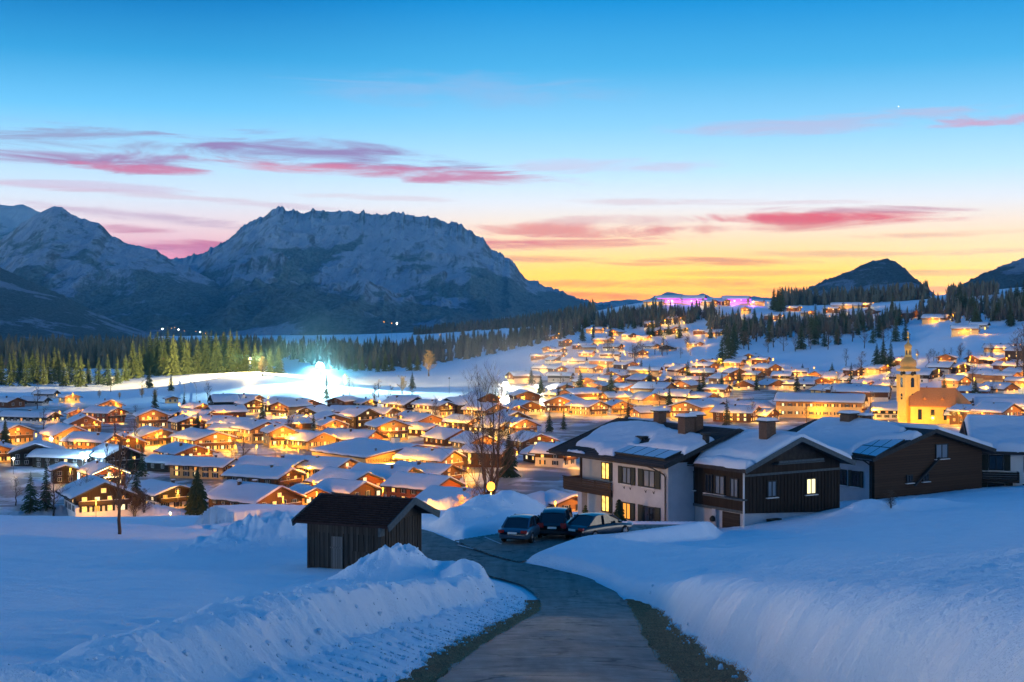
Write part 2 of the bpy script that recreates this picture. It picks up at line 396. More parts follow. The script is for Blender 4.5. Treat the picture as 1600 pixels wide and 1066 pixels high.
def road_q(x, y):
    """signed offset from the road's centre (right positive), height of the road there, distance run along it"""
    x = np.asarray(x, float).ravel(); y = np.asarray(y, float).ravel(); s = np.empty(len(x)); z = np.empty(len(x)); l = np.empty(len(x))
    for i in range(0, len(x), 40000):
        xs, ys = x[i:i+40000], y[i:i+40000]
        d = (xs[:, None]-RC[:, 0])**2+(ys[:, None]-RC[:, 1])**2; k = d.argmin(1)
        px, py = xs-RC[k, 0], ys-RC[k, 1]; al = px*_rd[k, 0]+py*_rd[k, 1]; sd = px*_rd[k, 1]-py*_rd[k, 0]
        dd = np.sqrt(d[np.arange(len(xs)), k]); s[i:i+40000] = np.where(sd >= 0, 1, -1)*np.where(np.abs(al) > 2.5, dd, np.abs(sd))
        k2 = np.clip(k+np.sign(al).astype(int), 0, len(RC)-1); seg = np.linalg.norm(RC[k2, :2]-RC[k, :2], axis=1)+1e-9
        f = np.clip(np.abs(al)/seg, 0, 1); z[i:i+40000] = RC[k, 2]*(1-f)+RC[k2, 2]*f; l[i:i+40000] = _rl[k]+al
    return s, z, l
LOT = np.array([(-4.4, 79.5), (-2.6, 73.6), (-.5, 71.6), (.5, 73.2), (2.2, 76.8), (4.1, 80.6), (7.0, 84), (11, 88), (13, 98), (8, 106), (4.6, 106), (4.4, 92), (3.4, 88), (0, 85.2)])
def lot_d(x, y):
    x = np.asarray(x, float).ravel(); y = np.asarray(y, float).ravel(); d = np.full(len(x), 1e9); ins = np.zeros(len(x), bool); n = len(LOT)
    for i in range(n):
        ax, ay = LOT[i]; bx, by = LOT[(i+1) % n]; ex, ey = bx-ax, by-ay
        t = np.clip(((x-ax)*ex+(y-ay)*ey)/(ex*ex+ey*ey), 0, 1); d = np.minimum(d, np.hypot(x-ax-t*ex, y-ay-t*ey))
        c = ((ay > y) != (by > y)) & (x < (bx-ax)*(y-ay)/(by-ay+1e-12)+ax); ins ^= c
    return np.where(ins, -d, d)
def lot_z(x, y):
    return -12.3-.02*(y-67)-.12*np.maximum(y-88, 0)
# heaps of ploughed snow: x, y, radius along, radius across, turn, height, lumpiness
_hp = lambda u, v, d: W(u, v, d)[:2]
HEAPS = [(*_hp(395, 850, 84), 3.2, 1.9, .25, 2.0, .4), (*_hp(330, 862, 80), 3.2, 1.7, .2, .7, .4), (*_hp(445, 845, 86), 2.0, 1.6, 0, 1.3, .35),
         (*_hp(585, 880, 63), 1.5, 1.6, .5, 1.25, .3), (*_hp(640, 868, 65), 1.5, 1.5, .5, 1.7, .45), (*_hp(690, 880, 62), 1.7, 1.6, .3, .75, .35), (*_hp(525, 890, 60), 1.5, 1.3, .4, .5, .3),
         (*_hp(800, 840, 95), 2.0, 2.0, .1, 1.5, .16), (*_hp(755, 842, 92), 2.0, 1.7, .5, 1.15, .18), (*_hp(715, 846, 88), 2.0, 1.3, .7, .85, .2), (*_hp(860, 838, 97), 2.4, 2.0, 0, 1.0, .18), (*_hp(905, 835, 101), 2, 1.6, -.2, 1.2, .2),
         (*_hp(665, 822, 117), 2.6, 1.8, 0, 1.5, .4), (*_hp(705, 820, 119), 3.0, 2.0, 0, 1.9, .4), (*_hp(742, 825, 114), 2.2, 1.6, 0, 1.2, .4),
         (*_hp(1352, 800, 103), 2.0, 1.4, .3, .9, .2), (*_hp(1430, 792, 105), 3, 1.5, .2, .7, .2),
         (*_hp(30, 800, 330), 9, 4, 0, 2.0, .5), (*_hp(105, 800, 332), 7, 3.4, 0, 3.0, .5), (*_hp(250, 798, 332), 9, 4, 0, 3.0, .25), (*_hp(215, 800, 328), 6, 3, 0, 2.2, .4), (*_hp(150, 800, 330), 6, 3, 0, 1.8, .4)]
def ground_h(x, y, fine=True):
    x = np.asarray(x, float); y = np.asarray(y, float); sh = x.shape; x = x.ravel(); y = y.ravel()
    z = base_h(x, y); r = np.hypot(x, y)
    z = z+fbm(x/60, y/60, 4, 3)*np.clip((r-200)/700, 0, 1.6)*np.where(np.arctan2(x, y) > .05, 1.5, .8)
    k = np.where((r < 420) & (y > -24))[0]
    if len(k):
        xx, yy = x[k], y[k]; zz = z[k]; s, zr, l = road_q(xx, yy); ld = lot_d(xx, yy)
        far = sst(50, 66, yy); n1 = fbm(l/2.4, s/3, 4, 11); nf = fbm(l/.55, s/1.7, 4, 23); rough = ridged(l/1.3, s/1.5, 4, 31)
        # right bank
        a = 1.5-.85*far; t = s-2.95+.95*sst(54, 64, yy)-.25*n1
        pr = zr+a*(1-np.exp(-(np.clip(t, 0, 9)/.5)**1.25))+.06*nf*np.exp(-((t-.7)/.8)**2)*a+(.03*fbm(l/.22, s/.5, 3, 91)+.05*(ridged(l/.4, s/1.2, 3, 95)-.5))*sst(0,.6,t)*(1-sst(5,12,t))+np.clip(t-1.2, 0, 9)*.05
        wr = 1-sst(4.5, 11, s-far*1.5); zz = np.where(s > 0, zz+(pr-zz)*wr, zz)
        # left bank: a low apron, then the ploughed face and its crest
        t = -s-2.45-.3*n1; crest = .74+.5*sst(12, 26, yy)+.14*n1+.12*fbm(l/7, l*0, 2, 5)-.1*far; fall = sst(0, .8, t-2.3)
        pl = zr+.34*sst(-.1, 1.3, t)+np.maximum(crest-.34, .1)*sst(1.25+.3*n1, 2.0+.3*n1, t)-(crest-.15)*sst(2.35, 3.7, t)
        pl = pl+(.1*nf+.12*(rough-.5)+.05*fbm(l/.3, s/.35, 3, 93)+.1*(ridged(l/.5, s/.55, 3, 97)-.5))*np.exp(-((t-1.7)/.85)**2)+.04*nf*sst(0, .6, t)
        wl = (1-sst(5.6, 8.5, -s))*(1-sst(62, 72, yy)*.85); zz = np.where(s <= 0, zz+(pl-zz)*wl, zz)
        rip = ridged(xx/1.5+.3*n1, yy/.62, 4, 101)-.5; zz = zz+np.where(s > 0, .085*rip*sst(1.2, 3.2, s-2.95)*(1-sst(62, 80, yy)), 0)
        zz = zz+np.where(s < -6.5, .03*rip*(1-sst(70, 110, yy)), 0)
        # the parking place
        lz = lot_z(xx, yy); edge = .6*(1-np.exp(-np.clip(ld-.1, 0, 9)/.5))
        wd = 1-sst(.2, 1.7, ld); zz = zz+(lz+edge-zz)*wd*sst(64, 72, yy)
        rb = (1-sst(1.9, 2.5, np.abs(s)))*sst(60, 70, yy); zz = zz+(zr-zz)*rb
        # field surface: old ski and plough lines, hollows
        off = sst(4, 8, np.abs(s))*sst(.5, 4, ld)
        zz = zz+off*(.16*fbm(xx/5, yy/2.6, 4, 41)+.05*fbm(xx/1.1, yy/.7, 3, 47)*np.where(xx > 0, 1.3, .8))
        for hx, hy, ra, rc, tn, hh, lump in HEAPS:
            c_, s_ = math.cos(tn), math.sin(tn); dx, dy = xx-hx, yy-hy
            q = ((dx*c_+dy*s_)/ra)**2+((-dx*s_+dy*c_)/rc)**2
            b = np.where(q < 6, np.exp(-q*.9), 0)
            nz = 1+lump*(ridged(xx/1.6, yy/1.6, 4, 53)-.55)*.9+lump*.35*fbm(xx/.4, yy/.4, 3, 59)
            keep = sst(-.1, 1.2, ld)*sst(1.75, 3, np.abs(s)); zz = zz+hh*b*nz*keep
        z[k] = zz
    return z.reshape(sh)
def gz(x, y): return float(ground_h(np.array([x]), np.array([y]))[0])
def hit(u, v, lo=60, hi=2400):
    """where the sight line through (u, v) meets the ground: walk out until it passes below"""
    d = np.exp(np.linspace(math.log(lo), math.log(hi), 900)); x = (u-CU)/F*d; zz = -(v-HV)/F*d
    g = ground_h(x, d); k = np.where(zz <= g)[0]
    i = k[0] if len(k) else len(d)-1
    return x[i], d[i], g[i]

az = np.concatenate([np.linspace(-math.pi, -.46, 40)[:-1], np.linspace(-.46, .46, 1000), np.linspace(.46, math.pi, 40)[1:]])
rr = np.concatenate([np.linspace(.5, 8, 14)[:-1], np.exp(np.linspace(math.log(8), math.log(150), 820)), np.exp(np.linspace(math.log(150), math.log(430), 230))[1:], np.exp(np.linspace(math.log(430), math.log(3000), 200))[1:], np.exp(np.linspace(math.log(3000), math.log(13000), 20))[1:]])
A_, R_ = np.meshgrid(az, rr)
GX, GY = R_*np.sin(A_), R_*np.cos(A_); GZ = ground_h(GX, GY)
# the ground passes just under the asphalt and the verge
_m = (R_ < 150) & (GY > -24); _s, _zr, _l = road_q(GX[_m], GY[_m]); _ld = lot_d(GX[_m], GY[_m])
_n1 = fbm(_l/2.4, _s/3, 4, 11)
GZ[_m] -= .13*np.maximum(np.where(_s > 0, 1-sst(2.72, 3.0, _s+.95*sst(54, 64, GY[_m])-.25*_n1), 1-sst(2.22, 2.5, -_s-.3*_n1)), _ld < -.15)
me = grid_mesh('snow_ground', GX, GY, GZ, M['ground'])
tag(link('snow_ground', me), kind='structure')

def strip(name, s0, s1, lift, m, wob=0, seed=0, n=9, y0=-20, lo=0, hi=9999):
    k = [i for i in range(len(RC)) if RC[i, 1] > y0 and lo <= RC[i, 1] <= hi]
    P = _cat(RC[k], 5)[:, :]; D = np.gradient(P[:, :2], axis=0); D /= np.linalg.norm(D, axis=1)[:, None]
    L = np.cumsum(np.linalg.norm(np.gradient(P[:, :2], axis=0), axis=1)); f = np.linspace(0, 1, n)[None, :]
    a = s0+wob*fbm(L/1.1, L*0, 4, seed); b = s1+wob*fbm(L/1.3, L*0+9, 4, seed+5)
    s = a[:, None]+(b-a)[:, None]*f
    X = P[:, 0:1]+D[:, 1:2]*s; Y = P[:, 1:2]-D[:, 0:1]*s; Z = P[:, 2:3]+lift-.03*(s/1.8)**2+.02*fbm(X/1.5, Y/1.5, 2, 3)*.25
    return X, Y, Z
X, Y, Z = strip('road', -1.8, 1.8, .02, None, .13, 2, 15)
tag(link('road', grid_mesh('road', X, Y, Z, M['asphalt'])), kind='structure')
for a, b, sd in ((1.72, 3.6, 3), (-3.1, -1.72, 8)):
    X, Y, Z = strip('verge', a, b, 0, None, .1, sd, 14, -20, -20, 61); Z = Z+.03+.05*fbm(X/.5, Y/.5, 4, 9)-.05*(np.abs(np.linspace(a, b, 14))-1.72 < .12)
    tag(link('verge', grid_mesh('verge', X, Y, Z, M['verge'])), kind='structure')
# flattened dead grass on the verge
rng = np.random.default_rng(4); nb = 30000
_L = rng.uniform(25, 84, nb); side = rng.random(nb) < .62; _sv = np.where(side, rng.uniform(1.72, 3.25, nb), -rng.uniform(1.72, 2.75, nb))
ii = np.searchsorted(_rl, _L); ii = np.clip(ii, 1, len(RC)-1); fr = (_L-_rl[ii-1])/(_rl[ii]-_rl[ii-1])
PX = RC[ii-1, 0]*(1-fr)+RC[ii, 0]*fr+_rd[ii, 1]*_sv; PY = RC[ii-1, 1]*(1-fr)+RC[ii, 1]*fr-_rd[ii, 0]*_sv; PZ = RC[ii-1, 2]*(1-fr)+RC[ii, 2]*fr-.02
ang = rng.uniform(0, 6.283, nb); ln = rng.uniform(.06, .17, nb); hg = rng.uniform(.01, .07, nb); w_ = .006
dx, dy = np.cos(ang), np.sin(ang)
v0 = np.stack([PX-dy*w_, PY+dx*w_, PZ], -1); v1 = np.stack([PX+dy*w_, PY-dx*w_, PZ], -1); v2 = np.stack([PX+dx*ln, PY+dy*ln, PZ+hg], -1)
tag(link('dead_grass', arr_mesh('dead_grass', np.stack([v0, v1, v2], 1).reshape(-1, 3), np.arange(nb*3).reshape(-1, 3), [M['straw']])), kind='stuff')
# clods broken off by the plough, lying at the foot of the banks and on the heaps
import bmesh
bm = bmesh.new(); bmesh.ops.create_icosphere(bm, subdivisions=1, radius=1); IV = np.array([v.co[:] for v in bm.verts]); IF = np.array([[v.index for v in f.verts] for f in bm.faces]); bm.free()
nb = 2600; Lc = rng.uniform(26, 86, nb); sd_ = rng.random(nb); sc_ = np.where(sd_ < .04, rng.normal(2.75, .15, nb), np.where(sd_ < .62, rng.normal(-2.75, .3, nb), rng.uniform(-5.4, -3.2, nb)))
ii = np.clip(np.searchsorted(_rl, Lc), 1, len(RC)-1); CXc = RC[ii, 0]+_rd[ii, 1]*sc_; CYc = RC[ii, 1]-_rd[ii, 0]*sc_
for hx, hy, ra, rc, tn, hh, lump in HEAPS[:14]:
    k_ = 90; CXc = np.append(CXc, hx+rng.normal(0, ra*.75, k_)); CYc = np.append(CYc, hy+rng.normal(0, rc*.75, k_))
ok_ = (lot_d(CXc, CYc) > .3) & (np.abs(road_q(CXc, CYc)[0]) > 2.1); CXc, CYc = CXc[ok_], CYc[ok_]; CZc = ground_h(CXc, CYc)
rad_ = np.minimum(.012+rng.exponential(.02, len(CXc)), .085)*np.where(np.arange(len(CXc)) % 9 == 0, 1., .75)
sq_ = rng.uniform(.55, 1.25, (len(CXc), len(IV), 1)); V_ = np.stack([CXc, CYc, CZc+rad_*.25], -1)[:, None, :]+IV[None]*sq_*rad_[:, None, None]*rng.uniform(.7, 1.3, (len(CXc), 1, 3))
F_ = (IF[None]+(np.arange(len(CXc))*len(IV))[:, None, None]).reshape(-1, 3)
tag(link('snow_clods', arr_mesh('snow_clods', V_.reshape(-1, 3), F_, [M['snow']])), kind='stuff')
# parking place
gx, gy = np.meshgrid(np.arange(-6, 15, .25), np.arange(66, 108, .25))
gzz = lot_z(gx, gy)+.012
me = grid_mesh('parking_lot', gx, gy, gzz, M['asphalt']); import bmesh
bm = bmesh.new(); bm.from_mesh(me); ldv = lot_d(gx, gy); bm.verts.ensure_lookup_table()
sq = np.abs(road_q(gx, gy)[0])
bmesh.ops.delete(bm, geom=[bm.verts[i] for i in range(len(bm.verts)) if ldv[i] > .25 or sq[i] < 1.45], context='VERTS'); bm.to_mesh(me); bm.free()
tag(link('parking_lot', me), kind='structure')
for (x0, y0), (x1, y1) in (((-1.6, 82.6), (-.6, 79.6)), ((-3.0, 79.3), (-2.1, 77.6)), ((.35, 83.4), (1.3, 80.6)), ((2.6, 86), (3.4, 83.2))):
    mb = MB(); mb.bar((x0, y0, float(lot_z(0, y0))+.012), (x1, y1, float(lot_z(0, y1))+.012), .11, .01); tag(mb.build('parking_line', M['white_paint']), kind='structure')

# ------------------------------------------------------------------ mountains
def mountain_mat(name, lo, hi, snow=.62, ns=1/700., piste=False, wood=1.0):
    """woods below, snow with bare rock above; lo/hi: heights where the wood thins out"""
    m = mat(name, (.6, .65, .72), .9, .1); g = nd(m, 'ShaderNodeNewGeometry'); sp = nd(m, 'ShaderNodeSeparateXYZ'); lk(m, g.outputs['Position'], sp.inputs[0])
    sn = nd(m, 'ShaderNodeSeparateXYZ'); lk(m, g.outputs['Normal'], sn.inputs[0])
    c1 = coords(m, 'World', (ns*1.5, ns*.6, ns*3)); big = noise(m, c1, 1, 7, .6, .6)
    c2 = coords(m, 'World', (ns*9, ns*4, ns*6)); mid = noise(m, c2, 1, 6, .68)
    c3 = coords(m, 'World', (ns*55, ns*20, ns*45)); fine = noise(m, c3, 1, 5, .72)
    c4 = coords(m, 'World', (ns*16, ns*5, ns*3.5), (0, .25, 0)); gul = noise(m, c4, 1, 6, .7, .5)
    hf = maprange(m, sp.outputs[2], lo, hi)
    cen = lambda q, k: math_(m, 'MULTIPLY', math_(m, 'SUBTRACT', q, .5), k)
    w_ = math_(m, 'ADD', cen(big, 5.4), cen(mid, 1.9)); w_ = math_(m, 'ADD', w_, cen(fine, .9)); w_ = math_(m, 'SUBTRACT', w_, cen(hf, .95))
    wf = maprange(m, math_(m, 'ADD', w_, (wood-1.12)*.5), -.1, .1)
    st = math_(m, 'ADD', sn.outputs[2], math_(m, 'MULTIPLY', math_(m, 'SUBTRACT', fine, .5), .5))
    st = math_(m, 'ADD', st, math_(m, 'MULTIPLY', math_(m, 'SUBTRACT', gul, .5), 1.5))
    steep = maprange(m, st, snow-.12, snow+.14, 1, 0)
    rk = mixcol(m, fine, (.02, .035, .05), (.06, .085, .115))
    col = mixcol(m, math_(m, 'MULTIPLY', steep, .88), mixcol(m, mid, (.1, .18, .28), (.28, .4, .54)), rk)  # blue of the sky light is put into the snow and rock colours
    fc = mixcol(m, maprange(m, fine, .38, .62), (.022, .056, .076), (.085, .15, .185))  # wood lightened and blued in its colour to stand in for haze
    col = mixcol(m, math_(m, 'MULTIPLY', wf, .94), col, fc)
    return setn(m, col, bump(m, math_(m, 'ADD', fine, gul), .9, 16))

def mountain(name, prof, D, front, back, m, z0=-45, n=420, k=170, shape=(1.0, .6), amp=.16, sc=1., seed=1, jag=0., us=None):
    U = np.linspace(prof[0][0], prof[-1][0], n); pu, pv = zip(*prof); V = np.interp(U, pu, pv)
    J = (jag*np.maximum(0, fbm(U/7, U*0, 4, seed+3))*2.2+jag*.6*fbm(U/2.2, U*0, 2, seed+8))/F*D
    ridge = (HV-V)/F*D
    T = np.concatenate([np.linspace(0, 1, k), 1+np.linspace(0, 1, 26)[1:]])
    Uu, Tt = np.meshgrid(U, T); Rg = np.broadcast_to(ridge, Uu.shape)
    Dd = np.where(Tt <= 1, D-front*(1-Tt), D+back*(Tt-1))
    X = (Uu-CU)/F*(D+(Dd-D)*.75); Y = Dd
    s = np.where(Tt <= 1, Tt, 1-(Tt-1)*.9); prf = np.where(s < shape[1], s/shape[1]*shape[0]*.5, shape[0]*.5+(1-shape[0]*.5)*(np.maximum(s-shape[1], 0)/(1-shape[1]))**1.15)
    # ribs that run down the face
    rb = ridged(X/(620*sc), Y/(1500*sc), 5, seed); rb2 = ridged(X/(170*sc)+.4*rb, Y/(420*sc), 4, seed+40)
    h = (Rg-z0); top = np.exp(-((s-1)/.06)**2); win = np.sin(np.pi*np.clip(s, 0, 1))**.7
    Z = z0+h*prf+h*win*amp*((rb-.45)*1.2+(rb2-.45)*.42)+h*.02*win*fbm(X/60/sc, Y/90/sc, 4, seed+9)+np.broadcast_to(J, Uu.shape)*top*(1+.6*fbm(X/90, Y/90, 2, seed+13))
    o = link(name, grid_mesh(name, X, Y, Z, m)); tag(o, kind='structure'); return X, Y, Z

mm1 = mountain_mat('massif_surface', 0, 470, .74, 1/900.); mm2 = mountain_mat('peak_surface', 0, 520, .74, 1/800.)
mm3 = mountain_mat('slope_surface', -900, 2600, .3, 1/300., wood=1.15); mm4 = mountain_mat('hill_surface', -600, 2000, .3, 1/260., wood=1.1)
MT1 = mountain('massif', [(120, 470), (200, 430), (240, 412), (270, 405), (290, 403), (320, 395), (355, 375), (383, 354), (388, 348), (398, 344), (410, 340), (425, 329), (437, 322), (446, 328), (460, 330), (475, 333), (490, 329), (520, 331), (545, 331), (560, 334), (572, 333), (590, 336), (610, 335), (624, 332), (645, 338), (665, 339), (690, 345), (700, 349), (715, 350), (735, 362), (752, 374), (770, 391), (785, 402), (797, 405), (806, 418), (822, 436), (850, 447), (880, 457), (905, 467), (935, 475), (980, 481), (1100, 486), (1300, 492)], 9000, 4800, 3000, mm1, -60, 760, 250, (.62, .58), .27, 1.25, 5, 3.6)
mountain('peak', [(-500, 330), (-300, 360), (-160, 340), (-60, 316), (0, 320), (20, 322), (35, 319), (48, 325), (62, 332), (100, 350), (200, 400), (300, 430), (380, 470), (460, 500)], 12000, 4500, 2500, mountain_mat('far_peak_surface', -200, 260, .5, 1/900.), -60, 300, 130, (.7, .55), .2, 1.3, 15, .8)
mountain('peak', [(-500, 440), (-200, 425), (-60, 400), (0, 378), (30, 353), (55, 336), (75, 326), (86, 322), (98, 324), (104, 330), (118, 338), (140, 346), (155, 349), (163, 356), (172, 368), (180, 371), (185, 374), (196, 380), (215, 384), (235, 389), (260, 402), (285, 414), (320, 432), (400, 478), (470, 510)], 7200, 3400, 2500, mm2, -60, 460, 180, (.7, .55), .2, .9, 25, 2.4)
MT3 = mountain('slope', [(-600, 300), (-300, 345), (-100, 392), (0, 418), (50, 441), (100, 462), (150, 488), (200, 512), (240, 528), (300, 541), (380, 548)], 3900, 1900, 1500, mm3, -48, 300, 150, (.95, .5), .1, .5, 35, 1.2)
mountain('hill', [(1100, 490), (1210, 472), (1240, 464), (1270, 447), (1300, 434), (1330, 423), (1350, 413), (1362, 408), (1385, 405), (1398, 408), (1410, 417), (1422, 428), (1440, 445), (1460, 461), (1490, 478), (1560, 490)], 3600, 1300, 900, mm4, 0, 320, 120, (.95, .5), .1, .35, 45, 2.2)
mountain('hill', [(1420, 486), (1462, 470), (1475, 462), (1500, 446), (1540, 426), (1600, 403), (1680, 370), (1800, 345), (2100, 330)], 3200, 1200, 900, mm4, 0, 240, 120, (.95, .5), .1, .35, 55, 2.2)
# the low far ridge in the gap and the little white summits behind the hotel
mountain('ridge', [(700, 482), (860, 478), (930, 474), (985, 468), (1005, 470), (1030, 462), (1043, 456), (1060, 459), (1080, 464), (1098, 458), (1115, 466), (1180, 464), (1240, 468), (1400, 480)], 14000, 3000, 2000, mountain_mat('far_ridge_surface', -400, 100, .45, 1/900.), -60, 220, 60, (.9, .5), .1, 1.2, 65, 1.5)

# ------------------------------------------------------------------ sky
w = bpy.data.worlds.new('World'); S.world = w; w.use_nodes = True
nt = w.node_tree; bg = nt.nodes['Background']
class _WN: node_tree = nt
wm = _WN
tc = nt.nodes.new('ShaderNodeTexCoord'); sp = nt.nodes.new('ShaderNodeSeparateXYZ'); nt.links.new(tc.outputs['Generated'], sp.inputs[0])
AZ = math_(wm, 'ARCTAN2', sp.outputs[0], sp.outputs[1]); EL = math_(wm, 'ARCSINE', sp.outputs[2])
EH = 1.6
def ramp(stops):
    n = nt.nodes.new('ShaderNodeValToRGB'); e = n.color_ramp.elements; n.color_ramp.interpolation = 'EASE' if False else 'LINEAR'
    # square-root scale spreads the low sky over the ramp
    f = math_(wm, 'SQRT', math_(wm, 'DIVIDE', math_(wm, 'MAXIMUM', EL, 0), EH)); nt.links.new(f, n.inputs[0])
    for i, (el, c) in enumerate(stops):
        x = math.sqrt(max(el, 0)/EH)
        q = e[i] if i < 2 else e.new(x); q.position = x; q.color = lin(*c)
    return n.outputs[0]
def px(v): return (HV-v)/F
ZEN = [(.42, (0, 104, 176)), (.8, (0, 90, 158)), (1.58, (0, 84, 152))]
sunset = ramp([(0, (365, 178, 0)), (px(470), (365, 206, 0)), (px(450), (358, 240, 0)), (px(425), (340, 248, 16)), (px(395), (306, 248, 136)), (px(360), (278, 246, 208)), (px(320), (246, 246, 248)), (px(270), (196, 234, 255)), (px(200), (142, 208, 246)), (px(110), (76, 172, 226)), (px(0), (12, 136, 206))]+ZEN)
side = ramp([(0, (250, 140, 150)), (px(405), (262, 146, 166)), (px(385), (262, 196, 200)), (px(355), (256, 228, 228)), (px(315), (228, 238, 248)), (px(250), (176, 222, 250)), (px(180), (112, 196, 244)), (px(100), (56, 156, 214)), (px(0), (2, 112, 182))]+ZEN)
behind = ramp([(0, (740, 720, 690)), (.055, (740, 720, 690)), (.085, (480, 476, 464)), (.12, (150, 190, 220)), (.2, (20, 130, 196)), (.4, (0, 106, 176)), (.95, (0, 90, 158)), (1.58, (0, 84, 152))])
fs = maprange(wm, AZ, -.24, .03, 0, 1, 'SMOOTHSTEP')
ahead = mixcol(wm, fs, side, sunset)
fb = maprange(wm, math_(wm, 'ABSOLUTE', math_(wm, 'SUBTRACT', AZ, .12)), .65, 1.5, 0, 1, 'SMOOTHSTEP')
flank = ramp([(0, (420, 410, 400)), (.08, (440, 430, 420)), (.15, (430, 424, 416)), (.2, (320, 330, 340)), (.27, (110, 170, 216)), (.45, (0, 108, 178)), (.95, (0, 90, 158)), (1.58, (0, 84, 152))])
sky = mixcol(wm, fb, ahead, behind)
sky = mixcol(wm, maprange(wm, math_(wm, 'ABSOLUTE', math_(wm, 'SUBTRACT', AZ, 1.85)), .45, 1.0, 1, 0, 'SMOOTHSTEP'), sky, flank)
sky = mixcol(wm, maprange(wm, math_(wm, 'ABSOLUTE', math_(wm, 'ADD', AZ, 1.9)), .45, 1.0, .6, 0, 'SMOOTHSTEP'), sky, flank)
# clouds: long streaks
cv = nt.nodes.new('ShaderNodeCombineXYZ'); nt.links.new(math_(wm, 'MULTIPLY', AZ, 9.), cv.inputs[0]); nt.links.new(math_(wm, 'MULTIPLY', EL, 70.), cv.inputs[1])
n1 = nt.nodes.new('ShaderNodeTexNoise'); n1.inputs['Scale'].default_value = 1.; n1.inputs['Detail'].default_value = 9; n1.inputs['Roughness'].default_value = .64; n1.inputs['Distortion'].default_value = .9; nt.links.new(cv.outputs[0], n1.inputs['Vector'])
NZ = math_(wm, 'SUBTRACT', n1.outputs[0], .5)
def cloud(sky, u, v, ru, rv, tilt, col, st, hard=.45):
    a0, e0 = math.atan((u-CU)/F), px(v); da = math_(wm, 'SUBTRACT', AZ, a0); de = math_(wm, 'SUBTRACT', EL, e0)
    de = math_(wm, 'ADD', de, math_(wm, 'MULTIPLY', da, tilt))
    q = math_(wm, 'ADD', math_(wm, 'POWER', math_(wm, 'ABSOLUTE', math_(wm, 'DIVIDE', da, ru/F)), 2.), math_(wm, 'POWER', math_(wm, 'ABSOLUTE', math_(wm, 'DIVIDE', de, rv/F)), 2.))
    d = math_(wm, 'ADD', math_(wm, 'SUBTRACT', 1., math_(wm, 'MULTIPLY', q, .55)), math_(wm, 'MULTIPLY', NZ, 3.3))
    f = math_(wm, 'MULTIPLY', maprange(wm, d, .3, .3+hard*2, 0, 1, 'SMOOTHSTEP'), st)
    return mixcol(wm, f, sky, lin(*col))
for c_ in ((700, 145, 260, 26, .02, (150, 180, 222), .45), (1000, 262, 230, 12, 0, (214, 190, 214), .5), (1330, 200, 330, 16, -.03, (196, 176, 206), .55), (1540, 204, 130, 10, -.02, (214, 146, 176), .7),
           (60, 228, 230, 22, .03, (150, 140, 178), .75), (150, 262, 200, 17, .02, (164, 108, 158), .85), (210, 272, 130, 8, .02, (214, 118, 150), .8),
           (520, 246, 240, 26, .06, (150, 116, 168), .9), (600, 270, 260, 14, .05, (208, 118, 150), .85), (470, 268, 120, 8, .02, (226, 128, 152), .7),
           (240, 345, 200, 10, .08, (204, 168, 190), .7), (190, 362, 80, 8, .04, (214, 120, 150), .8), (280, 390, 120, 11, .02, (218, 92, 128), .95),
           (900, 362, 180, 14, .02, (246, 136, 116), .85), (880, 380, 200, 12, -.02, (244, 104, 100), .9), (1000, 345, 170, 10, 0, (232, 172, 168), .6),
           (1270, 345, 210, 13, .0, (240, 84, 88), .95), (1180, 358, 190, 8, 0, (238, 132, 118), .7), (1340, 333, 160, 6, .02, (200, 110, 136), .7),
           (1080, 411, 150, 7, .01, (246, 140, 70), .75), (1420, 398, 220, 7, 0, (250, 176, 110), .6), (1000, 444, 330, 8, 0, (255, 150, 30), .7), (1250, 428, 260, 5, 0, (255, 186, 60), .6), (900, 462, 180, 7, .02, (250, 120, 16), .8), (330, 318, 260, 6, .06, (222, 196, 208), .6), (640, 312, 160, 5, .03, (226, 206, 214), .5), (1480, 372, 170, 6, -.02, (250, 176, 130), .7), (1130, 318, 240, 6, .01, (230, 204, 206), .6), (820, 405, 150, 6, .0, (250, 150, 90), .7), (1330, 455, 220, 6, .0, (255, 150, 20), .7), (1480, 430, 160, 5, .0, (255, 190, 70), .6), (120, 300, 180, 8, .03, (214, 176, 200), .5)):
    sky = cloud(sky, *c_)
# one evening star
da = math_(wm, 'SUBTRACT', AZ, math.atan((1404-CU)/F)); de = math_(wm, 'SUBTRACT', EL, px(168)*.963)
q = math_(wm, 'ADD', math_(wm, 'MULTIPLY', da, da), math_(wm, 'MULTIPLY', de, de))
sky = mixcol(wm, math_(wm, 'LESS_THAN', q, (.8/F)**2), sky, (2, 2, 1.9))
nt.links.new(sky, bg.inputs[0]); bg.inputs[1].default_value = 1.0
w.cycles.sampling_method = 'MANUAL'; w.cycles.sample_map_resolution = 512

S.view_settings.view_transform = 'Standard'; S.view_settings.look = 'None'; S.view_settings.gamma = 1; S.view_settings.exposure = .3
S.cycles.use_denoising = True; S.cycles.max_bounces = 5; S.cycles.diffuse_bounces = 2; S.cycles.glossy_bounces = 2; S.cycles.transmission_bounces = 2; S.cycles.transparent_max_bounces = 6
S.cycles.sample_clamp_indirect = 3; S.cycles.caustics_reflective = False; S.cycles.caustics_refractive = False; S.cycles.use_light_tree = True
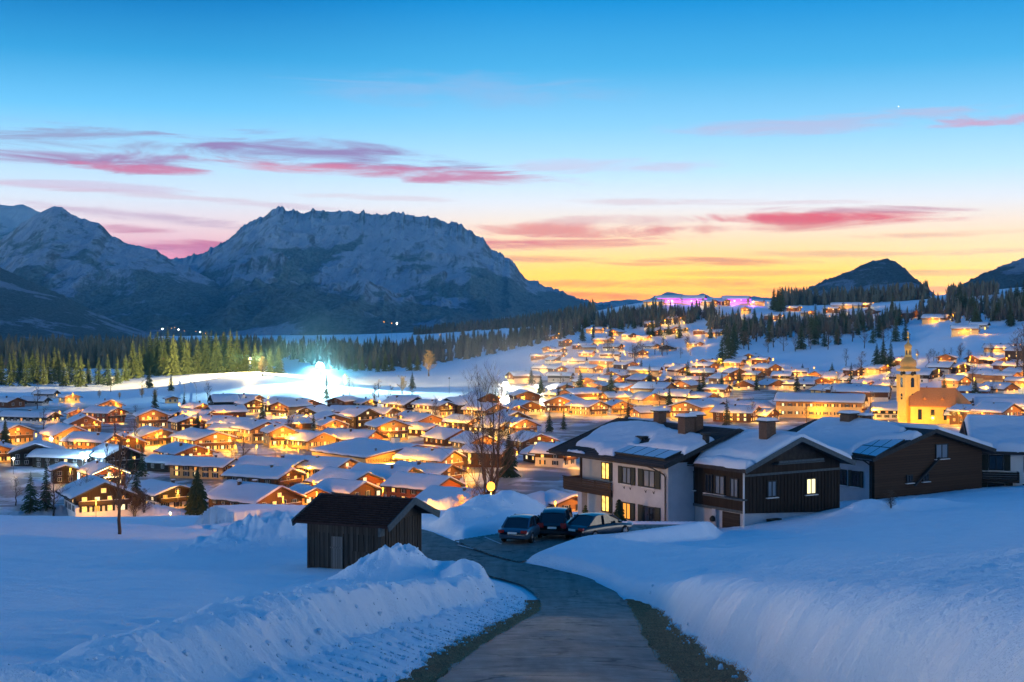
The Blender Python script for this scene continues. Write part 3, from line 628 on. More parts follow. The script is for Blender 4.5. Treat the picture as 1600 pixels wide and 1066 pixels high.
# ------------------------------------------------------------------ ground table for quick sight-line hits
_UT = np.linspace(-500, 2200, 271); _DT = np.exp(np.linspace(math.log(60), math.log(6000), 420))
_ug, _dg = np.meshgrid(_UT, _DT, indexing='ij'); _GT = ground_h((_ug-CU)/F*_dg, _dg); _VT = HV-_GT*F/_dg
def hit(u, v, lo=60, hi=6000):
    i = min(max(int(round((u+500)/10)), 0), 270); ok = np.where((_VT[i] <= v) & (_DT >= lo) & (_DT <= hi))[0]
    k = ok[0] if len(ok) else int(np.argmin(np.where((_DT >= lo) & (_DT <= hi), _VT[i]-v, 1e9)))
    d = _DT[k]
    if len(ok) and k > 0 and _DT[k-1] >= lo and _VT[i, k-1] > v:
        f = (_VT[i, k-1]-v)/(_VT[i, k-1]-_VT[i, k]+1e-9); d = _DT[k-1]+(d-_DT[k-1])*f
    x = (u-CU)/F*d; return x, d, gz(x, d)
ORDW = 'first second third fourth fifth sixth seventh eighth ninth tenth eleventh twelfth thirteenth fourteenth fifteenth sixteenth seventeenth eighteenth nineteenth twentieth'.split()

# ------------------------------------------------------------------ windows
_wc = {}
def win_mesh(w, h, glass, sh, frame='frame_white', mull=True):
    key = (w, h, glass, sh, frame, mull)
    if key in _wc: return _wc[key]
    mb = MB(); t = .07
    for x in (-w/2, w/2): mb.box((x, -.03, 0), (t, .1, h+t), 0)
    for z in (-h/2, h/2): mb.box((0, -.035, z), (w-t, .1, t), 0)
    if mull: mb.box((0, -.03, 0), (.06, .08, h-t), 0)
    mb.box((0, -.012, 0), (w-t, .02, h-t), 1)
    if sh:
        for s in (-1, 1): mb.box((s*(w/2+w*.27+.05), -.04, 0), (w*.5, .07, h+.12), 2)
    _wc[key] = mb.mesh('window', [M[frame], M[glass], M['shutter']]); return _wc[key]
def put_window(root, face, Wd, Ld, a, z, w=1, h=1.2, glass='glass_dark', sh=True, frame='frame_white', off=.03, mull=True):
    me = win_mesh(w, h, glass, sh, frame, mull)
    if face == 'F': loc, rz = (a, -Ld/2-off, z), 0
    elif face == 'B': loc, rz = (a, Ld/2+off, z), math.pi
    elif face == 'L': loc, rz = (-Wd/2-off, a, z), -math.pi/2
    else: loc, rz = (Wd/2+off, a, z), math.pi/2
    return link('window', me, root, loc, rz)

# ------------------------------------------------------------------ roofs and their snow
def roof_mesh(hw, L, y0, zr, tan, th=.22, mats=None):
    """two slabs meeting at the ridge: half width hw, run of L from y0, ridge height zr"""
    mb = MB(); ze = zr-hw*tan
    mb.prism([(-hw, ze), (-hw, ze-th), (0, zr-th), (hw, ze-th), (hw, ze), (0, zr)], y0, y0+L, 0)
    for s in (y0-.03, y0+L+.03):                                 # barge boards
        for k in (-1, 1): mb.bar((k*(hw+.02), s, ze-.1), (0, s, zr-.1), .06, .34, 1)
    return mb
def snow_mesh(name, hw, L, y0, zr, tan, thick, seed, nx=22, ny=16, mask=None, inset=.14, mat_='roof_snow', lump=1.):
    xs = np.linspace(-1, 1, nx); xs = np.sign(xs)*(1-(1-np.abs(xs))**1.35); ys = .5-.5*np.cos(np.linspace(0, math.pi, ny)) if mask is None else np.linspace(0, 1, ny)
    if mask is not None: xs = np.linspace(-1, 1, nx)
    X, Y = np.meshgrid(xs*(hw-inset), y0+inset+ys*(L-2*inset), indexing='ij')
    wob = .16*fbm(Y/1.7+seed, Y*0+seed, 3, seed); X = X*(1+wob*np.abs(X/hw)**4*.35)
    e = np.minimum(np.minimum(hw-inset-np.abs(xs[:, None]*(hw-inset)), Y-(y0+inset)), (y0+L-inset)-Y); e = np.clip(e, 0, 1)
    edge = np.sqrt(np.clip(1-(1-np.clip(e/.38, 0, 1))**2, 0, 1))
    T = thick*(1+lump*(.35*fbm(X/2.2+seed*3, Y/2.2, 4, seed+2)+.3*fbm(X/5, Y/5+seed, 2, seed+4)))
    if mask is not None:
        mk = mask(X, Y); T = T*np.sqrt(np.clip(mk/.5, 0, 1))-.12*(mk <= 0)
    Z = zr-np.abs(X)*tan+np.where(T > 0, T*edge+.015, T)
    if mask is None: Z[0, :] -= .0; Z = Z-.12*np.exp(-(X/.5)**2)*tan*2
    n, m = X.shape; me = grid_mesh(name, X, Y, Z, M[mat_])
    if mask is None:                                              # close the underside so that the slab has a real thickness
        bm = bmesh.new(); bm.from_mesh(me); be = [q for q in bm.edges if q.is_boundary]
        g = bmesh.ops.extrude_edge_only(bm, edges=be)['geom']
        for v_ in g:
            if isinstance(v_, bmesh.types.BMVert): v_.co.z -= .05
        bm.to_mesh(me); bm.free()
    return me

STY = {  # lower wall, upper cladding, share of plaster height
    'white': ('white_wall', 'dark_wood', .55), 'cream': ('cream_wall', 'brown_wood', .62), 'ochre': ('ochre_wall', 'amber_wood', .7),
    'dark': ('dark_board', 'dark_wood', .3), 'brown': ('brown_wood', 'brown_wood', .35), 'red': ('red_wood', 'red_wood', .3),
    'amber': ('ochre_wall', 'amber_wood', .45), 'allwhite': ('white_wall', None, 1), 'allcream': ('cream_wall', None, 1), 'grey': ('grey_wall', 'dark_wood', .6)}

def chimney(root, x, y, z0, h=1.1, w=.62, capsnow=True, m='brick'):
    mb = MB(); mb.box((x, y, z0+h/2-.4), (w, w*.9, h+.8)); c = mb.build('chimney', M[m], root)
    mb = MB(); mb.box((x, y, z0+h+.1), (w+.34, w+.3, .1)); 
    for i in (-1, 1):
        for j in (-1, 1): mb.box((x+i*w*.4, y+j*w*.38, z0+h+.02), (.1, .1, .16))
    mb.build('chimney_cap', M['trim'], c)
    if capsnow:
        mb = MB(); mb.box((x, y, z0+h+.25), (w+.3, w+.26, .2), 0, 0, .75); mb.build('cap_snow', M['roof_snow'], c)
    return c

def house(root, W_, L_, he, tan, style, lit, seed, detail=2, ov=1.0, og=1.1, snow=.45, chim=1, balc=True, sink=1.2, attic=True):
    """gable at -y.  detail 2: near, 1: middle, 0: far"""
    rnd = random.Random(seed); lower, upper, share = STY[style]
    hp = he*share if upper else he
    zr = he+W_/2*tan
    mb = MB()
    if upper: mb.box((0, 0, (hp-sink)/2), (W_, L_, hp+sink))
    else: mb.prism([(-W_/2, -sink), (W_/2, -sink), (W_/2, he), (0, zr), (-W_/2, he)], -L_/2, L_/2)
    mb.build('wall', M[lower], root)
    if upper:
        a = W_/2+.05; mb = MB(); mb.prism([(-a, hp), (a, hp), (a, he), (0, he+a*tan), (-a, he)], -L_/2-.05, L_/2+.05); mb.build('timber_storey', M[upper], root)
    roof_mesh(W_/2+ov, L_+2*og, -L_/2-og, zr+.26, tan).build('roof', [M['trim'], M['trim']] if style not in ('amber', 'ochre', 'brown') else [M['trim'], M['brown_wood']], root)
    nx, ny = ((26, 24), (13, 12), (7, 6))[2-detail]
    link('snow_cover', snow_mesh('snow_cover', W_/2+ov, L_+2*og, -L_/2-og, zr+.26, tan, snow*rnd.uniform(.6, 1.4), seed % 97, nx, ny), root)
    for k in range(chim):
        cx, cy = rnd.choice((-1, 1))*rnd.uniform(.8, W_*.22), rnd.uniform(-.25, .3)*L_
        chimney(root, cx, cy, zr+.26-abs(cx)*tan+snow*.6, rnd.uniform(.5, .95), rnd.uniform(.55, .85), detail > 0)
    lits = {0: .12, 1: .4, 2: .6, 3: .72}[lit]
    g = lambda p=None: rnd.choice(('glass_lit', 'glass_lit', 'glass_warm', 'glass_pale')) if rnd.random() < (lits if p is None else p) else 'glass_dark'
    st = 1 if he < 3.5 else 2; fl = (he-.35)/st
    nwf = max(2, int(W_/3)); nwl = max(2, int(L_/3.4))
    if detail == 0: nwf, nwl = 2, 2
    big = .25 if detail == 0 else 0
    for s in range(st):
        z = .25+fl*s+fl*.55
        for i in range(nwf):
            x = (i-(nwf-1)/2)*W_/nwf*.92
            door = s == 1 and balc and i % 2 == 0
            put_window(root, 'F', W_, L_, x, z-(.25 if door else 0), 1.05+big, (1.9 if door else 1.25)+big, g(), not door and detail > 0, off=.075 if (upper and z > hp) else .03)
        for face in ('L', 'R'):
            if face == 'R' and detail < 2: continue
            for i in range(nwl):
                y = (i-(nwl-1)/2)*L_/nwl*.92
                if detail == 0 and s == 1 and i == 1: continue
                put_window(root, face, W_, L_, y, z, 1.05+big, 1.25+big, g(), detail > 0, off=.075 if (upper and z > hp) else .03)
    if attic and detail and W_ > 8: put_window(root, 'F', W_, L_, 0, he+W_*.5*tan*.38, 1.1, 1.0, g(), False, off=.075 if upper else .03)
    if balc and st == 2:
        z = .25+fl; mb = MB(); bw = W_*.92; d_ = 1.1
        mb.box((0, -L_/2-d_/2-.06, z-.08), (bw, d_, .14)); mb.box((0, -L_/2-d_-.04, z+.5), (bw, .06, .82)); mb.box((0, -L_/2-d_-.04, z+.96), (bw+.1, .12, .07))
        for sx in (-1, 1): mb.box((sx*bw/2, -L_/2-d_/2-.05, z+.5), (.06, d_-.1, .82)); mb.box((sx*(bw/2-.1), -L_/2-d_+.05, (he-z)/2+z), (.14, .14, he-z-.1))
        b = mb.build('balcony', M['brown_wood' if style in ('cream', 'ochre', 'brown', 'amber', 'allcream') else 'dark_board'], root)
        if detail: mb = MB(); mb.box((0, -L_/2-d_-.04, z+1.04), (bw, .16, .1), 0, 0, .9); mb.build('rail_snow', M['roof_snow'], b)
    return zr

# ------------------------------------------------------------------ lamps
def point(col, power, rad=.25):
    l = bpy.data.lights.new('lamp_light', 'POINT'); l.color = col[:3]; l.energy = power; l.shadow_soft_size = rad; return l
LORANGE = point((1, .38, .015), 3600); LSTRONG = point((1, .41, .016), 6200); LWHITE = point((1, .7, .4), 1200); LFAR = point((1, .41, .016), 5000); LVIOLET = point((.55, .1, 1), 9000); LBLUE = point((.25, .4, 1), 2200)
def lamp_protos():
    out = {}
    for key, bulb, r in (('orange', 'bulb_orange', .2), ('white', 'bulb_white', .22), ('violet', 'bulb_violet', .4), ('blue', 'bulb_cyan', .25)):
        mb = MB(); mb.tube([(0, 0, -.5), (0, 0, 2.6), (0, 0, 4.7)], [.075, .06, .045], 8); mb.tube([(0, 0, 0), (0, 0, .5)], [.11, .1], 8); pole = mb.mesh('pole', M['metal'])
        mb = MB(); mb.lathe([(.05, 4.65), (.16, 4.72), (.2, 4.8), (.05, 4.83)], 10); mb.lathe([(.3, 5.22), (.24, 5.3), (.05, 5.36)], 10); hd = mb.mesh('lamp_head', M['metal'])
        mb = MB(); mb.lathe([(r*.4, 4.82), (r*.9, 4.9), (r, 5.02), (r*.85, 5.14), (r*.4, 5.22)], 12); bl = mb.mesh('bulb', M[bulb])
        out[key] = (pole, hd, bl)
    return out
LP = lamp_protos(); LAMPS = []
def street_lamp(x, y, label, kind='orange', light=None, s=1., group='street lamps of the village', z=None, bulb=1.):
    r = empty('street_lamp', (x, y, gz(x, y) if z is None else z), random.uniform(0, 6), label, 'street lamp', group)
    p, h, b = LP[kind]
    for n, me in (('pole', p), ('lamp_head', h), ('bulb', b)):
        o = link(n, me, r)
        if n == 'bulb' and bulb != 1: o.scale = (bulb, bulb, bulb); o.location = (0, 0, 5.02*(1-bulb))
    r.scale = (s, s, s)
    lo = bpy.data.objects.new('lamp_light', light or LORANGE); COL.objects.link(lo); lo.parent = r; lo.location = (0, 0, 4.72-(.2 if kind != 'violet' else .4)*bulb)
    LAMPS.append(r); return r

# ------------------------------------------------------------------ trees
def spruce_parts(seed, H=16., rad=3.1, whorls=26, nb=10, m='needle', gap=.12):
    rnd = random.Random(seed); mb = MB(); mb.tube([(0, 0, -.6), (0, 0, H*.4), (0, 0, H*.97)], [H*.016, H*.011, H*.002], 7); tr = mb.mesh('trunk', M['bark'])
    v = []; f = []
    for k in range(whorls):
        t = k/(whorls-1); z = H*(.07+.92*t**.92); rr_ = rad*(1-t)**.86*rnd.uniform(.8, 1.12)+.12
        for j in range(nb):
            if rnd.random() < gap: continue
            a = 2*math.pi*(j+rnd.random()*.8)/nb+k*.7; r = rr_*rnd.uniform(.68, 1.15); dr = r*rnd.uniform(.2, .42); wd = r*rnd.uniform(.26, .4)+.08
            ca, sa = math.cos(a), math.sin(a); zz = z+rnd.uniform(-.2, .2)*H/16
            def P(s, w, dz): return (ca*r*s-sa*w, sa*r*s+ca*w, zz-dr*s*s+dz)
            b = len(v); nseg = 4
            for q in range(nseg):                                  # feathered bough: short tufts to both sides, hanging
                s0, s1 = .08+q*.24, .08+(q+1)*.24; w1 = wd*(1-.55*s0)*rnd.uniform(.75, 1.2)
                b = len(v); v += [P(s0, 0, .1), P(s1, w1, -.16*r), P(min(s1+.12, 1.08), w1*.35, -.02*r), P(s1, 0, .06)]; f.append((b, b+1, b+2, b+3))
                b = len(v); v += [P(s0, 0, .1), P(s1, 0, .06), P(min(s1+.12, 1.08), -w1*.35, -.02*r), P(s1, -w1, -.16*r)]; f.append((b, b+1, b+2, b+3))
    cr = arr_mesh('crown', v, f, [M[m]])
    return tr, cr
def bare_parts(seed, H=10., spread=.55, up=.5, levels=5, stems=1, base=.02, split=3, lowest=.25, m='twig', tmin=.006, nl=14):
    """a leafless tree: trunk with limbs, and a crown of branches and twigs"""
    rnd = random.Random(seed); tb = MB(); v = []; f = []
    def twig(p, q, r0, r1):
        d = q-p; up_ = np.array((0, 0, 1.)) if abs(d[2]) < .9*np.linalg.norm(d) else np.array((1., 0, 0)); a = np.cross(d, up_); a /= np.linalg.norm(a)+1e-9; b_ = np.cross(a, d); b_ /= np.linalg.norm(b_)+1e-9
        b = len(v)
        for c, r in ((p, r0), (q, r1)):
            for t in (0, 2.094, 4.189): v.append(c+(a*math.cos(t)+b_*math.sin(t))*r)
        for i in range(3): f.append((b+i, b+(i+1) % 3, b+3+(i+1) % 3, b+3+i))
    def grow(p, d, ln, r, lv):
        n = 3; pts = [p]; dd = d.copy()
        for i in range(n):
            dd = dd+np.array([rnd.gauss(0, .13), rnd.gauss(0, .13), rnd.gauss(0, .05)+.1*up]); dd /= np.linalg.norm(dd); pts.append(pts[-1]+dd*ln/n)
        for i in range(n): twig(pts[i], pts[i+1], r*(1-.22*i), r*(1-.22*(i+1)))
        if lv <= 0: return
        for i in range(split+(1 if lv < 3 else 0)):
            s = rnd.uniform(.3, 1); k = min(int(s*n), n-1); q = pts[k]+(pts[k+1]-pts[k])*(s*n-k)
            ph = rnd.uniform(0, 6.283); o = np.array([math.cos(ph), math.sin(ph), 0])
            nd_ = dd*(1-spread)+o*spread+np.array([0, 0, up*.45]); nd_ /= np.linalg.norm(nd_)
            grow(q, nd_, ln*rnd.uniform(.48, .72), max(r*.5, tmin), lv-1)
    for s in range(stems):
        a0 = 2*math.pi*s/stems+rnd.random(); off = .0 if stems == 1 else .22*H/10; h = H*(.86 if stems == 1 else rnd.uniform(.78, .98))
        lean = np.array([math.cos(a0), math.sin(a0), 0])*(0 if stems == 1 else rnd.uniform(.04, .13))
        pts = [np.array([math.cos(a0)*off, math.sin(a0)*off, -.6])]; n = 9
        for i in range(1, n+1): pts.append(pts[0]+lean*h*i/n+np.array([rnd.gauss(0, .07)*H/10, rnd.gauss(0, .07)*H/10, (h+.6)*i/n]))
        rad = [base*H*(1.15-.98*i/n) for i in range(n+1)]
        tb.tube(pts, rad, 7)
        for k in range(nl):
            t = lowest+(1-lowest)*(k+rnd.random())/nl; i = min(int(t*n), n-1); q = pts[i]+(pts[i+1]-pts[i])*(t*n-i)
            ph = rnd.uniform(0, 6.283)+k*2.4; o = np.array([math.cos(ph), math.sin(ph), 0]); d = o*spread*1.3+np.array([0, 0, up+.25]); d /= np.linalg.norm(d)
            grow(q, d, H*(.36-.24*t)*rnd.uniform(.7, 1.15), max(rad[i]*.42, tmin*1.3), levels-3)
    return tb.mesh('trunk', M['bark']), arr_mesh('crown', np.array(v), f, [M[m]])
def tree(parts, name, x, y, s, label, cat, group=None, z=None, rz=None, sxy=1.):
    r = empty(name, (x, y, (gz(x, y) if z is None else z)), random.uniform(0, 6.28) if rz is None else rz, label, cat, group)
    link('trunk', parts[0], r); link('crown', parts[1], r); r.scale = (s*sxy, s*sxy, s); return r
SPR = [spruce_parts(i, 16, rd, 22, 9) for i, rd in ((1, 3.0), (2, 2.5), (3, 3.4))]
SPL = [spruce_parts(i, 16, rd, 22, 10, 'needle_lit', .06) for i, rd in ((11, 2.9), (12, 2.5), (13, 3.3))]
SPH = [spruce_parts(21, 16, 4.3, 34, 15, 'needle', .05), spruce_parts(22, 16, 3.2, 32, 13, 'needle', .1)]
BARE = [bare_parts(31, 10, .6, .45, 5, tmin=.026), bare_parts(32, 10, .5, .6, 5, tmin=.026), bare_parts(33, 10, .62, .4, 5, tmin=.026)]
BUSH = [bare_parts(41, 6, .6, .5, 5, 5, .009, 3, .12, tmin=.012), bare_parts(42, 6, .7, .4, 5, 6, .008, 3, .1, tmin=.012)]
# ------------------------------------------------------------------ the houses by the road
def sdf(P, x, y):
    P = np.array(P, float); x = np.asarray(x, float); y = np.asarray(y, float); d = np.full(x.shape, 1e9); ins = np.zeros(x.shape, bool); n = len(P)
    for i in range(n):
        (ax, ay), (bx, by) = P[i], P[(i+1) % n]; ex, ey = bx-ax, by-ay
        t = np.clip(((x-ax)*ex+(y-ay)*ey)/(ex*ex+ey*ey+1e-9), 0, 1); d = np.minimum(d, np.hypot(x-ax-t*ex, y-ay-t*ey))
        ins ^= ((ay > y) != (by > y)) & (x < (bx-ax)*(y-ay)/(by-ay+1e-12)+ax)
    return np.where(ins, d, -d)
class Frame:
    """local axes of a house: -y looks along e, x along p"""
    def __init__(s, rz, cx, cy, z):
        s.rz, s.c = rz, (cx, cy, z); s.e = (math.sin(rz), -math.cos(rz)); s.p = (math.cos(rz), math.sin(rz))
    def roof(s, u, v, zr, tan):
        """roof point (x, y) of the slope at x < 0 seen along the sight line through (u, v)"""
        r = np.array([(u-CU)/F, 1, -(v-HV)/F]); n = np.array([-s.p[0]*tan, -s.p[1]*tan, 1])   # z = zr + tan*x
        c = np.array(s.c)+np.array([0, 0, zr]); t = n@c/(n@r); q = r*t-c
        return float(q[0]*s.p[0]+q[1]*s.p[1]), float(-(q[0]*s.e[0]+q[1]*s.e[1]))
def solar(root, fr, zr, tan, quad, nx, ny, lift=.14):
    q = [fr.roof(u, v, zr, tan) for u, v in quad]; P = np.array([(x, y, zr+tan*x+lift) for x, y in q])
    mb = MB(); n = np.array([-tan, 0, 1]); n = n/np.linalg.norm(n)
    vs = list(P+n*.04)+list(P-n*.1); mb.add(vs, [(0, 1, 2, 3), (7, 6, 5, 4), (0, 4, 5, 1), (1, 5, 6, 2), (2, 6, 7, 3), (3, 7, 4, 0)])
    f = mb.build('panel_frame', M['trim'], root); k = 0
    for i in range(nx):
        for j in range(ny):
            g = .04; c = [P[0]*(1-a)*(1-b)+P[1]*a*(1-b)+P[2]*a*b+P[3]*(1-a)*b+n*.055 for a, b in (((i+g)/nx, (j+g)/ny), ((i+1-g)/nx, (j+g)/ny), ((i+1-g)/nx, (j+1-g)/ny), ((i+g)/nx, (j+1-g)/ny))]
            mb = MB(); mb.add(c, [(0, 1, 2, 3)]); mb.build('panel', M['panel'], f)
def full_window(root, face, Wd, Ld, a, z, w, h, glass, sh=(1, 1), off=.03, frame='trim', mull=True, shut='shutter'):
    """window of a near house: frame with pane, sill and shutters as pieces of their own"""
    loc, rz = {'F': ((a, -Ld/2-off, z), 0), 'L': ((-Wd/2-off, a, z), -math.pi/2), 'R': ((Wd/2+off, a, z), math.pi/2)}[face]
    mb = MB(); t = .08
    for x in (-w/2, w/2): mb.box((x, -.02, 0), (t, .1, h+t))
    for zz in (-h/2, h/2): mb.box((0, -.025, zz), (w-t, .1, t))
    if mull: mb.box((0, -.02, 0), (.07, .08, h-t))
    wn = mb.build('window', M[frame], root, loc, rz)
    mb = MB(); mb.box((0, -.008, 0), (w-t, .016, h-t)); mb.build('pane', M[glass], wn)
    mb = MB(); mb.box((0, -.07, -h/2-.09), (w+.3, .22, .06)); mb.build('sill', M['frame_white'], wn)
    for i, s in enumerate((-1, 1)):
        if sh[i]:
            mb = MB(); sw = w*.46
            mb.box((s*(w/2+sw/2+.08), -.04, 0), (sw, .05, h+.14))
            for q in range(9): mb.box((s*(w/2+sw/2+.08), -.07, -h/2+.1+q*h/9.), (sw-.12, .03, h/14))
            mb.build('shutter', M[shut], wn)
    return wn
R1 = math.atan2(.541, .841)
# --- white chalet with the loggia
fr = Frame(R1, 13.5, 117.1, -16.2); Wd, Ld, tan, zr = 12.6, 13.5, .332, 7.7; he = zr-.26-Wd/2*tan
A = empty('chalet', fr.c, fr.rz, 'white two-storey chalet with dark loggia balcony and solar panels on its snowy roof', 'house')
mb = MB(); mb.prism([(-Wd/2, -2.5), (Wd/2, -2.5), (Wd/2, he), (0, zr-.26), (-Wd/2, he)], -Ld/2, .25)
mb.prism([(-Wd/2+1.6, -2.5), (Wd/2, -2.5), (Wd/2, he), (0, zr-.26), (-Wd/2+1.6, he+1.6*tan)], .25, Ld/2)
mb.build('wall', M['chalet_wall'], A)
mb = MB(); mb.prism([(-Wd/2+.6, he-.05), (Wd/2-.6, he-.05), (0, zr-.4)], -Ld/2-.06, -Ld/2+.1); mb.build('gable_boarding', M['dark_wood'], A)
rf = roof_mesh(7.4, 15.3, -Ld/2-.9, zr, tan, .26).build('roof', [M['tar_roof'], M['trim']], A)
mb = MB()                                              # tile rows left bare of snow
for i in range(24):
    x = -7.3+i*.3; mb.box((x, 0, zr+tan*x+.012), (.05, 15.2, .035))
mb.build('tile_rows', M['tar_roof'], rf)
pr = lambda L: [fr.roof(u, v, zr+.3, tan) for u, v in L]
P1 = pr([(898, 691), (915, 680), (932, 668), (950, 660), (966, 656.5), (1000, 655), (1028, 656.5), (1040, 662), (1063, 671), (1090, 675), (1120, 683), (1114, 692), (1099, 697), (1071, 705), (1028, 699), (982, 695), (956, 707), (935, 705), (931, 695), (915, 693)]); P2 = pr([(874, 704), (889, 698), (904, 699), (915, 703), (909, 709), (890, 708)])
P3 = pr([(997, 691), (1003, 681), (1017, 679), (1011, 689)])
def mk(x, y):
    d = np.maximum(sdf(P1, x, y), sdf(P2, x, y)); d = d+.22*fbm(x/.7, y/.7, 3, 61)
    d = np.minimum(d, -sdf(P3, x, y)); return np.where(x > .7, .5, np.where(x > .15, np.minimum(d, .3), d))
link('snow_cover', snow_mesh('snow_cover', 7.4, 15.3, -Ld/2-.9, zr, tan, .34, 3, 110, 110, mk, .1), A)
solar(A, fr, zr, tan, [(954.5, 709.5), (1038, 721), (1071, 706), (982, 697)][0:4], 5, 1)
for u, v, w_, h_ in ((1072, 683, .95, 1.5), (1031, 661, .8, .9), (1089, 672, .75, 1.1)):
    x, y = fr.roof(u, v, zr, tan); chimney(A, x, y, zr+tan*x, h_, w_)
x, y = fr.roof(1103, 693, zr, tan); mb = MB(); mb.tube([(x, y, zr+tan*x-.1), (x, y, zr+tan*x+.7)], .28, 10); mb.tube([(x, y, zr+tan*x+.66), (x, y, zr+tan*x+.84)], .42, 10); mb.build('roof_vent', M['trim'], A)
x, y = fr.roof(1006, 685, zr, tan); mb = MB(); mb.box((x, y, zr+tan*x+.08), (1.1, .9, .2)); sk = mb.build('skylight', M['trim'], A); mb = MB(); mb.box((x, y, zr+tan*x+.2), (.9, .7, .03)); mb.build('skylight_pane', M['glass_dark'], sk)
full_window(A, 'L', Wd, Ld, -1.65, 3.92, 1.05, 1.25, 'glass_blue'); full_window(A, 'L', Wd, Ld, -4.5, 3.92, 1.35, 1.25, 'glass_blue')
full_window(A, 'L', Wd, Ld, -1.65, 1.12, 1.0, 1.25, 'glass_warm'); full_window(A, 'L', Wd, Ld, -4.5, 1.12, 1.35, 1.25, 'glass_dark')
full_window(A, 'L', Wd-3.2, Ld, 3.3, 3.75, 1.05, 1.35, 'glass_lit', (0, 1)); full_window(A, 'L', Wd-3.2, Ld, 3.3, 1.05, 1.05, 1.3, 'glass_lit', (0, 1))
mb = MB(); mb.box((-Wd/2+.8, 3.6, 2.1), (1.9, 6.6, .2)); bal = mb.build('balcony', M['dark_board'], A)
mb = MB()
for k in range(5): mb.box((-Wd/2-.2, 3.55, 2.2+k*.19), (.06, 6.7, .165))
for y in (.5, 2.5, 4.6, 6.7): mb.box((-Wd/2-.13, y, 2.6), (.09, .1, .95))
mb.box((-Wd/2-.2, 3.55, 3.12), (.16, 6.8, .06)); mb.box((-Wd/2+.7, 6.85, 2.6), (1.8, .06, .95)); mb.build('balcony_rail', M['dark_board'], bal)
mb = MB(); mb.box((-Wd/2+.1, 4.55, -.2), (.56, .56, 4.4)); mb.box((-Wd/2+.1, 4.55, -.9), (.62, .62, 1.6)); mb.build('column', M['chalet_wall'], A)
mb = MB(); mb.box((-Wd/2+.1, 4.75, (2.2+he)/2), (.16, .16, he-2.1)); mb.box((-Wd/2+.1, 3.6, he-.02), (.16, 6.4, .2)); mb.build('post', M['dark_wood'], A)
mb = MB(); ye = -Ld/2-.3; mb.tube([(-7.42, -Ld/2-.8, zr-7.4*tan-.1), (-7.42, 8, zr-7.4*tan-.12)], .07, 8); mb.tube([(-7.4, -5.2, zr-7.4*tan-.14), (-6.9, -5.6, he-.5), (-6.42, -6.4, he-.95), (-6.42, -6.55, he-1.1), (-6.42, -6.55, -1.5)], .055, 8); mb.build('gutter', M['trim'], A)
# little painted birds under the upper windows
for y, z in ((-1.25, 2.95), (-2.05, 2.95), (-4.0, 2.92), (-5.0, 2.92), (-.35, 1.6), (-.3, 1.3)):
    mb = MB(); X = -Wd/2-.012
    mb.add([(X, y+.16, z+.1), (X, y+.05, z+.02), (X, y+.12, z-.02)], [(0, 1, 2)]); mb.add([(X, y-.16, z+.12), (X, y-.1, z-.02), (X, y+.02, z+.01)], [(0, 1, 2)]); mb.add([(X, y+.1, z+.02), (X, y-.12, z-.03), (X, y-.06, z-.15), (X, y+.04, z-.1)], [(0, 1, 2, 3)])
    mb.build('bird_motif', M['trim'], A)
# --- dark timber annex
fr = Frame(R1, 19.2, 110.4, -15.2); Wd, Ld, tan, zr = 9.85, 7.4, .377, 6.37; he = zr-.26-Wd/2*tan
A = empty('timber_house', fr.c, fr.rz, 'dark board-clad timber house with one lit gable window joined to the white chalet', 'house')
mb = MB(); mb.prism([(-Wd/2, .95), (Wd/2, .4), (Wd/2, he), (0, zr-.26), (-Wd/2, he)], -Ld/2, Ld/2); wl = mb.build('timber_storey', M['dark_wood'], A)
mb = MB(); mb.prism([(-Wd/2+.12, -2.5), (Wd/2-.1, -2.5), (Wd/2-.1, .6), (-Wd/2+.12, .96)], -Ld/2+.12, Ld/2-.05); mb.build('wall', M['chalet_wall'], A)
mb = MB(); mb.box((-Wd/2-.01, 0, 1.02), (.18, Ld+.1, .2)); mb.box((0, -Ld/2-.04, 3.72), (Wd, .1, .16)); mb.box((.3, -Ld/2-.62, 4.62), (4.6, .08, .15)); mb.box((.3, -Ld/2-.3, 4.45), (4.8, .62, .08)); mb.box((-Wd/2-.3, -1.9, 1.98), (.55, 4.4, .1)); mb.build('trim', M['trim_blue'], A)
mb = MB(); mb.prism([(-1.9, 4.5), (2.5, 4.5), (2.2, 5.35), (.2, 6.0), (-1.7, 5.3)], -Ld/2-.012, -Ld/2+.02); mb.build('recess_shade', M['tar_roof'], A)  # flat dark sheet painting the shade of an open recess
mb = MB()
for k in range(28): zb = .98-.55*(k+.6)/28; mb.box((-Wd/2+.2+k*.35, -Ld/2-.02, (3.64+zb)/2), (.06, .05, 3.64-zb))
mb.build('board_battens', M['dark_wood'], wl)
roof_mesh(5.6, Ld+1.5, -Ld/2-.95, zr, tan, .24).build('roof', [M['tar_roof'], M['trim_blue']], A)
pr = lambda L: [fr.roof(u, v, zr+.3, tan) for u, v in L]
P1 = pr([(1085, 716), (1096, 702), (1110, 691), (1138, 676), (1170, 670), (1240, 677), (1262, 684), (1205, 716), (1190, 718), (1160, 714), (1128, 709), (1105, 712)]); P2 = pr([(1079, 722), (1088, 715), (1127, 709.5), (1158, 715), (1190, 722), (1172, 733), (1140, 732), (1100, 725)])
def mk(x, y):
    d = np.maximum(sdf(P1, x, y), sdf(P2, x, y))+.16*fbm(x/.6, y/.6, 3, 71); return np.where(x > .3, .5, np.where(x > -.5, np.maximum(d, .25), d))
link('snow_cover', snow_mesh('snow_cover', 5.6, Ld+1.5, -Ld/2-.95, zr, tan, .4, 9, 100, 80, mk, .08), A)
x, y = fr.roof(1199, 692, zr, tan); chimney(A, x, y, zr+tan*x, 1.55, .95)
yl = lambda t: -Ld/2+t
